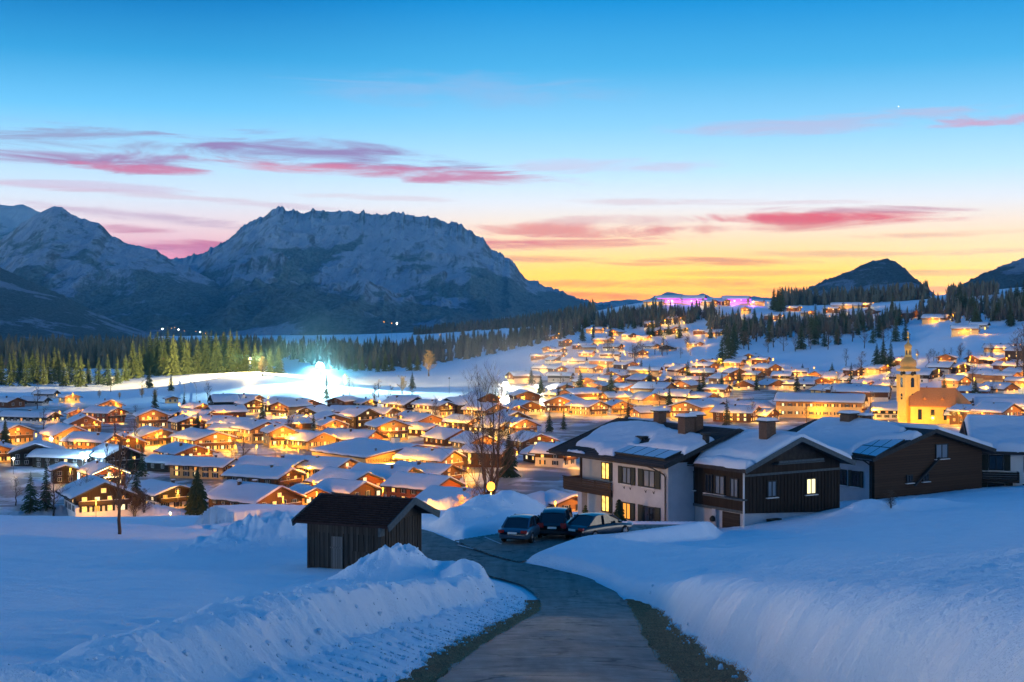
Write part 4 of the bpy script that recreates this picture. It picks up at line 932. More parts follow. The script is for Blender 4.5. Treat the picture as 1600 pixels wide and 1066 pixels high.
for t, w_, gl, z in ((5.9, .7, 'glass_blue', 2.85), (3.85, .75, 'glass_dark', 2.8), (2.6, 1.0, 'glass_blue', 2.8), (1.0, .8, 'glass_blue', 2.75)): full_window(A, 'L', Wd, Ld, yl(t), z, w_, 1.35, gl, (0, 0), .04)
full_window(A, 'F', Wd, Ld, -2.2, 2.6, .85, 1.15, 'glass_blue', (0, 0), .05); full_window(A, 'F', Wd, Ld, 1.8, 2.55, .95, 1.15, 'glass_pale', (0, 0), .05)
for t, w_, m_ in ((4.6, 2.0, 'grey_wall'), (1.5, 1.9, 'dark_board')): mb = MB(); mb.box((-Wd/2+.1, yl(t), -.4), (.1, w_, 2.5)); mb.build('garage_door', M[m_], A)
for t in (5.95, 3.2): mb = MB(); mb.box((-Wd/2+.02, yl(t), -.3), (.34, .42, 2.5)); ps = mb.build('post', M['chalet_wall'], A); mb = MB(); mb.lathe([(.08, 0), (.2, .05), (.24, .22), (.14, .4), (.02, .46)], 9, 0, (-Wd/2-.25, yl(t))); mb.build('hanging_wreath', M['shutter'], ps)
mb = MB(); mb.tube([(-Wd/2-.08, -Ld/2-.08, he-.2), (-Wd/2-.08, -Ld/2-.08, -2)], .07, 8); mb.build('downpipe', M['frame_white'], A)
mb = MB(); mb.box((.2-2.4, -Ld/2-.3, .25), (1.1, .5, .3)); mb.build('basement_hatch', M['dark_board'], A)
# --- brown gabled house
fr = Frame(R1, 32.55, 128.2, -14.5); Wd, Ld, tan, zr = 13.5, 13.0, .27, 5.07; he = zr-.26-Wd/2*tan
A = empty('chalet', fr.c, fr.rz, 'wide brown board-clad gabled house with solar panels and a small bare bush before it', 'house')
mb = MB(); mb.box((0, .15, (he-3)/2), (Wd, Ld-.3, he+3)); mb.build('wall', M['chalet_wall'], A)
mb = MB(); mb.prism([(-Wd/2-.03, -3), (Wd/2+.03, -3), (Wd/2+.03, he), (0, zr-.26), (-Wd/2-.03, he)], -Ld/2, -Ld/2+.6); mb.build('gable_boarding', M['old_wood'] if False else wood('gable_board', (.04, .022, .014), (.06, .034, .021), .22, 2), A)
rf = roof_mesh(7.75, Ld+1.4, -Ld/2-.7, zr, tan, .26).build('roof', [M['tar_roof'], M['trim']], A)
pr = lambda L: [fr.roof(u, v, zr+.3, tan) for u, v in L]
P1 = pr([(1222, 700), (1245, 674), (1275, 655), (1300, 650), (1340, 653), (1400, 660), (1414, 667), (1405, 676), (1420, 671), (1447, 675), (1446, 681), (1420, 682), (1401, 685), (1370, 686), (1345, 695), (1330, 707), (1300, 712), (1260, 706)])
def mk(x, y):
    d = sdf(P1, x, y)+.22*fbm(x/.7, y/.7, 3, 81); return np.where(x > .4, .5, d)
link('snow_cover', snow_mesh('snow_cover', 7.75, Ld+1.4, -Ld/2-.7, zr, tan, .42, 13, 110, 100, mk, .08), A)
solar(A, fr, zr, tan, [(1331, 711), (1368, 717), (1414, 690), (1362, 687)], 3, 2)
x, y = fr.roof(1327, 664, zr, tan); chimney(A, x, y, zr+tan*x, .95, 1.25); x, y = fr.roof(1352, 660, zr, tan); chimney(A, x, y, zr+tan*x, .5, .8)
full_window(A, 'F', Wd, Ld, 1.45, 3.1, 1.5, 1.2, 'glass_blue', (0, 0), .04); full_window(A, 'F', Wd, Ld, -2.6, .95, .7, .6, 'glass_dark', (0, 0), .04); full_window(A, 'F', Wd, Ld, -.6, .95, .7, .6, 'glass_dark', (0, 0), .04)
mb = MB(); mb.bar((1.0, -Ld/2-.2, 2.55), (-2.2, -Ld/2-.25, .35), .22, .12); mb.build('stair_rail', M['trim'], A)
for y in (-4.4, -2.9): full_window(A, 'L', Wd, Ld, y, 1.0, .8, 1.25, 'glass_dark', (1, 1) if y < -4 else (1, 0), .03)
mb = MB(); mb.tube([(-7.7, -5.9, zr-7.75*tan-.15), (-7.2, -6.1, he-.5), (-6.85, -6.2, he-.8), (-6.85, -6.2, -2)], .06, 8); mb.build('downpipe', M['trim'], A)
# --- white house at the edge
R4 = math.atan2(.973, .23); fr = Frame(R4, 50.5, 132.7, -16.0); Wd, Ld, tan, zr = 11, 14, .33, 6.4; he = zr-.26-Wd/2*tan
A = empty('chalet', fr.c, fr.rz, 'white house under deep drooping roof snow beside the brown gabled house', 'house')
mb = MB(); mb.prism([(-Wd/2, -3), (Wd/2, -3), (Wd/2, he), (0, zr-.26), (-Wd/2, he)], -Ld/2, Ld/2); mb.build('wall', M['white_wall'], A)
roof_mesh(6.7, Ld+2, -Ld/2-1, zr, tan, .26).build('roof', [M['tar_roof'], M['trim']], A)
link('snow_cover', snow_mesh('snow_cover', 6.7, Ld+2, -Ld/2-1, zr, tan, .8, 17, 70, 60, None, .1), A)
for y, z, gl, w_ in ((5.6, 3.1, 'glass_dark', 1.2), (1.9, 3.0, 'glass_blue', 1.3), (5.6, .55, 'glass_dark', 1.4), (1.9, .5, 'glass_dark', 1.4), (-2, 3.0, 'glass_dark', 1.2), (-2, .5, 'glass_dark', 1.2)): full_window(A, 'L', Wd, Ld, y, z, w_, 1.3, gl)
mb = MB(); mb.box((-Wd/2-.5, 5.3, 1.45), (1.0, 3.2, .14))
for k in range(4): mb.box((-Wd/2-1.0, 5.3, 1.65+k*.2), (.05, 3.2, .17))
for y in (3.75, 6.85): mb.box((-Wd/2-.5, y, 1.95), (1.0, .05, .8))
mb.build('balcony', M['dark_board'], A)

# --- hay barn
RB = math.atan2(.92, .39); fr = Frame(RB, -7.48, 72.5, -12.3); Wd, Ld, tan, zr = 4.4, 4.2, .37, 3.32; he = zr-.16-Wd/2*tan
A = empty('hay_barn', fr.c, fr.rz, 'weathered dark wooden barn with a bare shingle roof beside the snowy road', 'barn')
mb = MB(); mb.prism([(-Wd/2, -1.2), (Wd/2, -1.2), (Wd/2, he), (0, zr-.16), (-Wd/2, he)], -Ld/2, Ld/2); mb.build('wall', M['old_wood'], A)
roof_mesh(2.8, Ld+1.15, -Ld/2-.7, zr, tan, .1).build('roof', [M['shingle'], M['trim_blue']], A)
mb = MB()
rnd = random.Random(5)
for r in range(13):
    x0 = 2.78-r*.215
    for s in (-1, 1):
        for k in range(22): mb.box((s*(x0-.1), -Ld/2-.6+k*.24+.12*(r % 2), zr-(x0-.1)*tan+.022+rnd.uniform(0, .02)), (.2, .22, .03))
mb.build('shingles', M['shingle'], A.children[1])
mb = MB(); mb.box((-Wd/2-.04, .35, .55), (.06, .62, 2.0)); d_ = mb.build('door', M['door_wood'], A); mb = MB(); mb.box((-Wd/2-.09, .35, 1.0), (.05, .72, .07)); mb.build('door_bar', M['door_wood'], d_)
mb = MB(); mb.box((-Wd/2-.04, -.9, .85), (.05, .8, .06)); mb.box((-Wd/2-.03, -.95, .4), (.05, .9, .9)); mb.build('hatch', M['old_wood'], A)
mb = MB()
for k in range(15): mb.box((-Wd/2+.15+k*.29, -Ld/2-.02, .6), (.03, .05, 3.4)); mb.box((-Wd/2-.015, -Ld/2+.15+k*.28, .2), (.04, .03, 3.0))
mb.build('batten', M['old_wood'], A.children[0])
mb = MB(); mb.box((-Wd/2-.55, -Ld/2-.3, he-.35), (.5, .1, .4)); mb.build('eave_bracket', M['trim_blue'], A)

# ------------------------------------------------------------------ cars
def paint(name, c): m = mat(name, c, .28, .6, .35); bsdf(m).inputs['Coat Weight'].default_value = .6; return m
M['tyre'] = mat('tyre', (.012, .012, .012), .9); M['rim'] = mat('rim', (.3, .3, .31), .35, .5, .9); M['tail'] = mat('tail_light', (.35, .02, .015), .25, .6); M['plate'] = mat('plate', (.75, .74, .7), .5); M['head'] = mat('head_light', (.6, .62, .65), .15, .8)
def car(x, y, rz, label, body, suv=False):
    z = float(lot_z(np.array([x]), np.array([y]))[0]) if lot_d([x], [y])[0] < .4 else gz(x, y)
    A = empty('parked_car', (x, y, z+.02), rz, label, 'car', 'cars on the snowy parking place')
    w = .9; L = 2.1 if suv else 2.28; zb = .24; zl = .98 if suv else .86
    st = [(-L, .86, .42, zl-.16), (-L+.08, .93, .3, zl-.04), (-L+.35, .98, .26, zl), (-1.35, 1, .22, zl+.02), (-.6, 1, .22, zl+.02), (.5, 1, .22, zl-.0), (1.05, .99, .22, zl-.04), (L-.45, .95, .24, zl-.16), (L-.12, .88, .3, zl-.26), (L, .76, .4, zl-.38)]
    def loft(st, ring, mi, caps=True):
        vs = []; n = len(ring)
        for yy, s, b, t in st:
            for rx, rzz in ring: vs.append((rx*w*s, yy, b+(t-b)*rzz))
        fs = []
        for i in range(len(st)-1):
            for j in range(n): k = (j+1) % n; fs.append((i*n+j, i*n+k, (i+1)*n+k, (i+1)*n+j))
        if caps: fs += [tuple(range(n)), tuple(range((len(st)-1)*n, len(st)*n))[::-1]]
        return vs, fs
    ring = [(-.8, 0), (-.96, .12), (-1, .45), (-.985, .75), (-.93, .93), (-.78, 1), (0, 1.02), (.78, 1), (.93, .93), (.985, .75), (1, .45), (.96, .12), (.8, 0)]
    mb = MB(); mb.add(*loft(st, ring, 0), 0, True)
    zt = 1.62 if suv else 1.42
    cab = [(-L+.16, .9, zl-.05, zl+.02), (-L+.5, .84, zl-.02, zt-.12), (-L+.85, .82, zl-.02, zt), (.1, .82, zl-.02, zt), (.55, .83, zl-.02, zt-.1), (1.2, .9, zl-.08, zl+.0)] if suv else [(-L+.5, .9, zl-.06, zl+.02), (-1.05, .82, zl-.02, zt-.05), (-.7, .8, zl-.02, zt), (.0, .8, zl-.02, zt), (.4, .82, zl-.02, zt-.08), (1.25, .92, zl-.08, zl+.0)]
    # roof skin and pillars in body paint, glass just inside
    vs = []; fs = []
    for yy, s, b, t in cab[1:5]:
        for k in (-1, -.7, 0, .7, 1): vs.append((k*w*s*.86, yy, t+.02-.05*k*k))
    for i in range(3):
        for j in range(4): fs.append((i*5+j, i*5+j+1, (i+1)*5+j+1, (i+1)*5+j))
    mb.add(vs, fs, 0, True)
    for s in (-1, 1):
        for a, b in ((0, 1), (4, 5)): mb.bar((s*w*cab[a][1]*.95, cab[a][0], cab[a][3]), (s*w*cab[b][1]*.88, cab[b][0], cab[b][3]), .09, .06)
        mb.bar((s*w*.85, -.35, zl), (s*w*.73, -.35, zt-.05), .09, .05)
        mb.box((s*(w+.1), .75, zl+.08), (.2, .12, .13))
    mb.box((0, -L-.02, .47), (1.5, .1, .16)); mb.box((0, L-.02, .45), (1.3, .1, .16))
    mb.build('body', body, A)
    rg = [(-1, 0), (-.86, 1), (.86, 1), (1, 0)]
    mb = MB(); mb.add(*loft([(a, b*.97, c, d-.03) for a, b, c, d in cab], rg, 0)); mb.build('glazing', M['glass_dark'], A)
    wc = None
    for s in (-1, 1):
        for yy in (-1.32, 1.36):
            mb = MB(); pr_ = [(.2, -.11), (.3, -.1), (.33, -.05), (.33, .05), (.3, .1), (.2, .11)]; n = 18; vs = []; fs = []
            for r, t in pr_:
                for j in range(n): q = 2*math.pi*j/n; vs.append((t, r*math.cos(q), r*math.sin(q)))
            for i in range(5):
                for j in range(n): fs.append((i*n+j, i*n+(j+1) % n, (i+1)*n+(j+1) % n, (i+1)*n+j))
            mb.add(vs, fs, 0, True); t_ = mb.build('wheel', M['tyre'], A, (s*(w-.1), yy, .33))
            mb = MB(); mb.tube([(-.09*s, 0, 0), (.1*s, 0, 0)], .2, 12)
            for q in range(5): a = q*1.257; mb.bar((.1*s, 0, 0), (.1*s, .19*math.cos(a), .19*math.sin(a)), .05, .03)
            mb.build('rim', M['rim'], t_)
        mb = MB(); zz = .86 if suv else .74; mb.box((s*.66, -L+.02, zz), (.34, .12, .16 if not suv else .26)); mb.build('tail_light', M['tail'], A)
        mb = MB(); mb.box((s*.6, L-.1, .62), (.34, .14, .14)); mb.build('headlight', M['head'], A)
    mb = MB(); mb.box((0, -L-.03, .72 if suv else .66), (.52, .03, .12)); mb.build('number_plate', M['plate'], A)
    return A
car(.72, 81.6, R(-18), 'blue-grey saloon car parked nose to the snow heap', paint('car_blue', (.05, .1, .15)))
car(2.65, 83.4, R(-10), 'black boxy off-road car parked between two saloon cars', paint('car_black', (.012, .014, .018)), True)
car(5.0, 82.4, R(-44), 'dark saloon car parked by the snow edge before the white chalet', paint('car_dark', (.012, .022, .035)))
# ------------------------------------------------------------------ garden seat and pots by the loggia
px_, py_ = (936-CU)/F*110, 110.
A = empty('picnic_table', (px_, py_, gz(px_, py_)), R1, 'dark wooden garden table with benches under the chalet loggia', 'table')
mb = MB(); mb.box((0, 0, .95), (.8, 1.9, .07)); mb.build('tabletop', M['dark_board'], A)
for s in (-1, 1):
    mb = MB(); mb.box((s*.75, 0, .6), (.3, 1.9, .06)); mb.build('seat', M['dark_board'], A)
    mb = MB(); mb.bar((-.8, s*.65, .2), (.25, s*.65, .92), .1); mb.bar((.8, s*.65, .2), (-.25, s*.65, .92), .1); mb.bar((-.85, s*.65, .55), (.85, s*.65, .55), .08); mb.box((0, s*.65, 0), (.1, .1, .6)); mb.build('leg', M['dark_board'], A)
for k, (dx, dy, s) in enumerate(((-1.0, .9, 1.), (1.5, -.5, 1.3))):
    P = empty('potted_plant', (px_+dx, py_+dy, gz(px_+dx, py_+dy)), 0, ('small dark evergreen in a pot beside the garden table', 'taller dark evergreen in a pot by the chalet wall')[k], 'plant'); P.scale = (s, s, s)
    mb = MB(); mb.lathe([(.2, -.1), (.26, .1), (.3, .45), (.27, .45)], 12); mb.build('pot', M['brick'], P)
    tr, cr = spruce_parts(90+k, 1.3, .42, 8, 9); o = link('crown', cr, P, (0, 0, .4))
# street sign under the road lamp
x, y = (773-CU)/F*104, 104.
A = empty('street_sign', (x, y, gz(x, y)), R(-5), 'white street sign board on a post beside the orange road lamp', 'sign')
zz = -(788-HV)/F*104-gz(x, y)
mb = MB(); mb.tube([(0, 0, -.5), (0, 0, zz+.1)], .03, 8); mb.build('post', M['metal'], A); mb = MB(); mb.box((0, -.04, zz), (.85, .03, .17)); mb.build('board', M['white_paint'], A)
# ------------------------------------------------------------------ the village
HOUSES = []
def put(u, v, W_, L_, rz, style, lit, short, cat='house', name='chalet', he=None, tan=None, detail=None, group='chalets of the village', lo=320, balc=True, chim=1, snow=.5, look=None, attic=True):
    x, y, z = hit(u, v, lo); sd = len(HOUSES)*7+11; rnd = random.Random(sd)
    detail = detail if detail is not None else (2 if y < 450 else 1 if y < 760 else 0)
    r = empty(name, (x, y, z), R(rz), short, cat, group)
    he = he or rnd.choice((2.9, 3.3, 3.8, 4.4, 4.8, 5.6) if y > 480 else (3.9, 4.3, 4.7)); tan = tan or rnd.uniform(.3, .46); W_ *= 1.12; L_ *= 1.12
    house(r, W_, L_, he, tan, style, lit, sd, detail, rnd.uniform(1.1, 1.7), rnd.uniform(1.1, 1.8), snow, chim, balc and lit >= 0, 1.6+y/400, attic)
    HOUSES.append(dict(x=x, y=y, z=z, W=W_, L=L_, rz=R(rz), lit=lit, short=short, he=he, r=r)); return r
HAND = [
 (152, 797, 11, 12, 28, 'white', 2, 'low white chalet at the field edge beside an orange lamp'),
 (257, 791, 10, 13, 40, 'white', 1, 'white chalet with dark timber upper storey beside the big spruce'),
 (398, 803, 12, 17, 48, 'brown', 1, 'long red-brown timber house with lit windows behind the field edge'),
 (160, 757, 8.5, 11, 33, 'red', 2, 'red timber chalet outlined with a chain of lights'),
 (100, 753, 6, 8, 22, 'dark', 0, 'little dark barn beside the red light-chained chalet'),
 (100, 731, 7, 16, 74, 'dark', 0, 'long low dark house roof behind the little barn'),
 (178, 733, 10.5, 12, 40, 'dark', 0, 'dark chalet with blank gable in front of the blue glow'),
 (58, 725, 13.5, 13, 15, 'dark', 0, 'large dark wooden barn with a broad black gable'),
 (-8, 720, 11, 12, 20, 'ochre', 3, 'amber house cut by the picture edge'),
 (18, 692, 10.5, 13, 38, 'amber', 2, 'yellow balcony chalet behind the amber edge house'),
 (104, 697, 12, 15, 33, 'ochre', 3, 'floodlit yellow chalet behind the broad black barn'),
 (130, 676, 11, 13, 25, 'brown', 1, 'brown chalet peering over the floodlit yellow chalet'),
 (146, 708, 9, 15, 66, 'amber', 2, 'long amber-walled house beside the floodlit yellow chalet'),
 (196, 704, 10.5, 12, 22, 'brown', 2, 'brown gable hung with lamps behind the bare field tree'),
 (240, 694, 12, 14, 33, 'ochre', 3, 'bright yellow gable among the dark conifers'),
 (237, 668, 11, 13, 20, 'amber', 2, 'amber gable close behind the bright yellow gable'),
 (290, 723, 11, 14, 35, 'brown', 1, 'dark timber chalet with three lit gable windows'),
 (258, 735, 6, 8, 62, 'dark', 0, 'low flat-lying annex beside the three-window chalet'),
 (322, 745, 9, 17, 66, 'ochre', 1, 'long low house with a yellow-lit eave near the big spruce'),
 (318, 702, 13.5, 19, 35, 'ochre', 3, 'brightly lit yellow inn with balconies'),
 (402, 690, 11, 13, 38, 'ochre', 2, 'yellow chalet across the lamp-lit square from the inn'),
 (436, 697, 8.5, 10, 22, 'ochre', 3, 'small yellow gable on the lamp-lit square'),
 (428, 747, 11, 19, 58, 'cream', 1, 'snow-roofed house with skylights behind the long timber house'),
 (496, 750, 12, 20, 58, 'ochre', 2, 'long yellow-walled house with two roof skylights'),
 (412, 764, 10, 15, 62, 'brown', 1, 'low snowy roof tucked behind the red-brown timber house'),
 (543, 776, 11.5, 14, 42, 'red', 2, 'red timber house with glowing red gable'),
 (540, 792, 8, 10, 55, 'brown', 1, 'snow-roofed cottage rising right behind the barn'),
 (481, 796, 7, 9, 30, 'ochre', 2, 'small yellow cottage beside the barn roof'),
 (602, 768, 10, 14, 60, 'ochre', 3, 'amber-walled house beside the glowing red gable'),
 (662, 786, 10, 14, 50, 'red', 1, 'red-lit snowy roof next to the barn gable'),
 (664, 757, 10, 15, 58, 'brown', 1, 'snowy roof with brick chimney behind the red-lit roof'),
 (672, 738, 9.5, 15, 56, 'amber', 3, 'snowy roof with one glowing gable below the sports hall'),
 (716, 818, 10.5, 13, 52, 'grey', 0, 'pale-walled house with dark roof edge beside the road lamp'),
 (832, 804, 7.5, 9, -22, 'red', 3, 'small orange-lit hut roof behind the snow heap'),
 (880, 800, 7, 9, 25, 'amber', 1, 'amber wooden hut beside the chalet balcony'),
 (830, 706, 11, 12, 24, 'brown', 1, 'dark-gabled house with one lit window beyond the thuja'),
 (868, 728, 8, 9, 60, 'cream', 1, 'cream-walled house half hidden by the white chalet roof'),
 (842, 722, 6, 8, 30, 'dark', 0, 'small snowy shed between the thuja and the cream house'),
 (742, 702, 10, 13, 28, 'amber', 3, 'orange-glowing house behind the tall bare tree'),
 (702, 694, 12, 14, 34, 'brown', 2, 'big dark gable with lit windows beside the sports hall'),
 (606, 686, 11, 13, 22, 'ochre', 3, 'yellow balcony chalet behind the sports hall roof'),
 (548, 697, 12, 18, 62, 'ochre', 2, 'broad pink-snowed roof behind the sports hall'),
 (484, 699, 11, 14, 42, 'ochre', 3, 'tall yellow house beside the broad pink roof'),
 (762, 728, 8, 12, 62, 'brown', 1, 'low house with snowy roof behind the tree trunks'),
 (420, 680, 10, 12, 30, 'brown', 1, 'dark brown gable behind the small yellow gable'),
 # open field side
 (45, 660, 9, 24, 70, 'white', 1, 'long white farmhouse under one snowy roof by the open field'),
 (163, 660, 10, 13, 62, 'red', 1, 'dark red house with small lit windows by the field'),
 (172, 645, 10, 11, 18, 'amber', 2, 'lit gable peeping over the dark red house'),
 (118, 657, 6, 7, 28, 'ochre', 3, 'tiny glowing house between farmhouse and dark red house'),
 (108, 629, 7.5, 9, 38, 'ochre', 1, 'lone field barn with yellow gable'),
 (54, 634, 6, 12, 76, 'grey', 0, 'low long shed in the open field'),
 (72, 622, 6, 11, 80, 'grey', 0, 'small flat shed at the field path'),
 (10, 636, 9, 16, 55, 'brown', 0, 'snowy farm roof at the far picture edge'),
 (268, 630, 5.5, 6, 25, 'ochre', 0, 'tiny lit hay hut at the foot of the knoll'),
 (172, 598, 7, 9, 70, 'grey', 0, 'white-roofed hut at the wood edge'),
 (256, 660, 10, 13, 60, 'dark', 1, 'dark house with blank timber gable by the meadow'),
 (308, 660, 10, 15, 62, 'brown', 2, 'snowy house beside the blank timber gable'),
]
SMALL = ('hut', 'barn', 'shed', 'cottage', 'annex', 'outbuilding')
for q in HAND:
    s = q[7]; w_ = s.split(); cat = next((k for k in SMALL if k in w_), 'house')
    put(*q[:7], s, cat, {'barn': 'barn', 'shed': 'shed', 'hut': 'hut', 'outbuilding': 'shed'}.get(cat, 'chalet'), he=2.9 if cat in ('hut', 'shed', 'annex', 'outbuilding') else None, balc=cat == 'house', chim=3 if 'long red-brown' in s else (0 if cat in ('hut', 'barn', 'shed', 'outbuilding') else 1), attic=cat == 'house')
# chains of light on the red chalet
h = next(h for h in HOUSES if 'red timber chalet' in h['short']); zr = h['he']+h['W']/2*.4
mb = MB(); a = h['W']/2+1.0
for s in (-1, 1): mb.tube([(s*a, -h['L']/2-1.62, h['he']-.25), (0, -h['L']/2-1.62, h['he']+.2+h['W']/2*.38)], .09, 5)
mb.build('light_chain', M['strip_lit'], h['r'])
mb = MB(); pts = [(-a*.6+i*.5, -h['L']/2-1.4, 2.6+.3*abs(math.sin(i*1.6))) for i in range(int(a*1.2/.5))]; mb.tube(pts, .08, 5)
mb.tube([(-.5, -h['L']/2-1.4, 2.7), (-.5, -h['L']/2-1.4, 4.0), (.5, -h['L']/2-1.4, 4.0), (.5, -h['L']/2-1.4, 2.7)], .09, 5); mb.build('light_chain', M['strip_lit'], h['r'])

# rows of further chalets: phrase, base height in the picture, columns, styles
ROWS = [
 ('along the foot of the floodlit knoll', 640, (300, 345, 392, 438, 482, 528, 575, 632, 676, 718, 758), 'brown cream dark grey brown ochre cream brown', 11, 0.60),
 ('just below the knoll houses', 653, (352, 398, 446, 496, 540, 586, 628, 672, 712, 752, 792), 'cream brown ochre dark cream brown ochre', 11, 0.75),
 ('between the inn and the knoll houses', 669, (284, 338, 368, 432, 468, 512, 556, 640, 668, 722, 770, 806), 'brown ochre cream brown ochre dark ochre', 11, 0.85),
 ('beside the floodlit snow field', 630, (812, 866, 914, 958, 1002, 1048, 1096), 'cream ochre amber cream ochre brown', 12, 0.95),
 ('on the main street before the white chalet roof', 648, (828, 876, 924, 972, 1024, 1080, 1126, 1172, 1222), 'brown cream ochre brown amber red ochre', 13, 0.95),
 ('on the street of bright lamps', 614, (838, 884, 930, 976, 1022, 1066, 1112, 1158, 1204, 1250, 1296, 1342), 'ochre cream brown amber cream grey', 12, 0.95),
 ('in the middle of the lit quarter', 601, (822, 868, 908, 950, 996, 1040, 1084, 1128, 1176, 1222, 1268, 1312, 1358), 'cream ochre brown amber grey brown', 12, 0.95),
 ('at the upper edge of the lit quarter', 588, (870, 916, 962, 1010, 1056, 1102, 1146, 1192, 1238, 1284, 1330, 1374), 'brown cream amber brown ochre cream', 12, 0.90),
 ('on the first terrace above the quarter', 574, (862, 900, 944, 986, 1058, 1104, 1150, 1196), 'cream brown amber brown', 12, 0.95),
 ('around the church green', 662, (1150, 1196, 1520, 1566), 'ochre brown amber cream', 13, 0.95),
 ('behind the tennis hall roof tops', 682, (360, 462, 520, 660, 772, 798), 'brown ochre cream amber brown', 10, 0.85),
 ('on the second terrace under the benches', 561, (846, 876, 918, 962, 1004), 'brown cream amber brown', 12, .9),
 ('climbing the wood edge past the church', 600, (1500, 1534, 1560, 1596), 'brown amber cream', 12, .8),
 ('on the slope shoulder by the snow meadow', 570, (1112, 1142, 1172, 1400), 'brown cream amber', 12, .8),
 ('on the middle benches above the terrace', 546, (856, 892, 926, 964, 1012, 1046, 1084), 'brown cream amber grey', 12, .75),
 ('along the upper lane towards the hilltop', 524, (896, 934, 972, 1014, 1056, 1098), 'brown amber cream', 11, .75),
 ('high under the dark ridge wood', 494, (1128, 1168, 1210, 1256, 1306, 1368, 1420), 'brown amber grey', 11, .7),
 ('under the steep wood', 572, (1488, 1520, 1552, 1588), 'brown cream amber', 11, .8),
 ('below the church meadow', 606, (1386, 1362, 1338, 1394), 'brown cream brown grey', 11, 0.65),
]
rr_ = random.Random(77)
LOOK = {'cream': 'cream', 'ochre': 'yellow', 'amber': 'amber', 'brown': 'brown', 'dark': 'dark', 'grey': 'grey', 'red': 'red', 'white': 'white'}
for phrase, vb, cols, sty, w_, pl in ROWS:
    cols = sorted(cols); sty = sty.split()
    for i, u in enumerate(cols):
        st = sty[(i*3+rr_.randrange(2)) % len(sty)]; lit = (3 if rr_.random() < .55 else 2) if rr_.random() < pl else rr_.choice((0, 1))
        rz = rr_.choice((28, 36, 44, 58, 66, 72, -25, -62, 15))+rr_.uniform(-9, 9); lk_ = LOOK[st]
        short = f'{ORDW[i]} {lk_} chalet {phrase}'
        put(u+rr_.uniform(-9, 9), vb+rr_.uniform(-6.5, 6.5), w_*rr_.uniform(.68, 1.15), w_*rr_.uniform(.9, 1.75), rz, st, lit, short, lo=400, group='chalets '+phrase)
FAR = [(1449, 591, 'dark', 1, 'cream'), (1472, 584, 'cream', 1, 'pale'), (1492, 582, 'dark', 1, 'dark'), (1412, 597, 'white', 1, 'white'), (1436, 598, 'white', 0, 'whitewashed')]
for i, (u, v, st, lit, lk_) in enumerate(FAR): put(u, v, 11, 13, (30, 50, 25, 40, 60)[i], st, lit, f'{lk_} chalet on the meadow beyond the onion tower', lo=800, group='chalets beyond the onion tower')
LONE = [
 (1508, 523, 14, 20, 70, 'ochre', 3, 'large lit hillside house above the church meadow'), (1530, 513, 11, 13, 60, 'grey', 0, 'unlit hillside house over the large lit one'),
 (1562, 549, 13, 18, 60, 'amber', 3, 'yellow hillside inn at the wood edge'), (1462, 503, 16, 22, 62, 'amber', 3, 'orange-lit lodge among the dark hillside trees'),
 (1276, 502, 11, 15, 66, 'brown', 3, 'lit farmhouse on the upper snow slope'), (1296, 500, 9, 11, 40, 'dark', 0, 'dark barn next to the upper slope farmhouse'),
 (1322, 482, 14, 34, 78, 'ochre', 3, 'long lit lodge under the dark ridge wood'), (1350, 480, 10, 13, 60, 'brown', 1, 'brown house at the end of the long lodge'),
 (1350, 497, 9, 11, 40, 'brown', 3, 'lamp-lit farmhouse below the long lodge'), (1380, 497, 9, 12, 40, 'brown', 3, 'second lamp-lit farmhouse below the long lodge'),
 (1240, 486, 10, 13, 50, 'brown', 2, 'lit house by the lone trees on the ridge'), (1020, 510, 12, 16, 66, 'brown', 3, 'lit farm on the middle snow bench'), (1052, 504, 10, 12, 50, 'cream', 2, 'pale house beside the middle bench farm'),
 (912, 545, 13, 17, 60, 'brown', 3, 'glowing hillside farm above the village smoke'), (943, 537, 12, 16, 55, 'amber', 3, 'second glowing farm above the village smoke'), (982, 531, 9, 11, 40, 'cream', 2, 'pale lamp-lit house at the bare wood'),
 (1006, 531, 9, 11, 50, 'ochre', 3, 'yellow lamp-lit house at the bare wood'), (1118, 524, 12, 16, 50, 'amber', 3, 'amber-lit farm on the dark bench'), (1064, 521, 9, 11, 40, 'grey', 1, 'grey little house on the dark bench'),
 (872, 552, 10, 13, 40, 'brown', 3, 'brown farm at the smoke edge'), (866, 566, 11, 13, 30, 'cream', 2, 'pale house under the brown smoke-edge farm'), (862, 531, 9, 12, 30, 'brown', 3, 'orange-lit cabin in the dark wood'),
 (1560, 615, 12, 15, 35, 'cream', 2, 'balconied house on the meadow foot beyond the church'), (1524, 618, 10, 14, 62, 'red', 1, 'red-gabled house on the meadow foot'), (1590, 588, 11, 13, 30, 'amber', 3, 'orange-lit house at the steep wood'),
 (1592, 560, 11, 13, 30, 'brown', 2, 'brown house high at the steep wood'), (1540, 640, 12, 34, 74, 'cream', 3, 'very long snowy roof behind the church choir'), (1578, 652, 11, 26, 76, 'ochre', 3, 'long yellow-lit roof before the church choir'),
 (1521, 662, 11.5, 14, 38, 'brown', 2, 'dark-gabled house with warm windows beside the church'), (1410, 654, 11, 24, 74, 'white', 1, 'long white house with a lit side in front of the church nave'), (1282, 652, 13, 36, 70, 'ochre', 3, 'very long hotel with a row of lit windows'),
 (1345, 634, 11, 26, 74, 'cream', 3, 'pink-roofed long house behind the very long hotel'), (1320, 618, 13, 16, 30, 'brown', 1, 'brown gable over the pink-roofed long house'),
]
for q in LONE: put(*q[:7], q[7], 'house', 'chalet', lo=600, he=8 if 'hotel' in q[7] else None, group='houses on the hillside' if q[1] < 560 else 'chalets by the church')
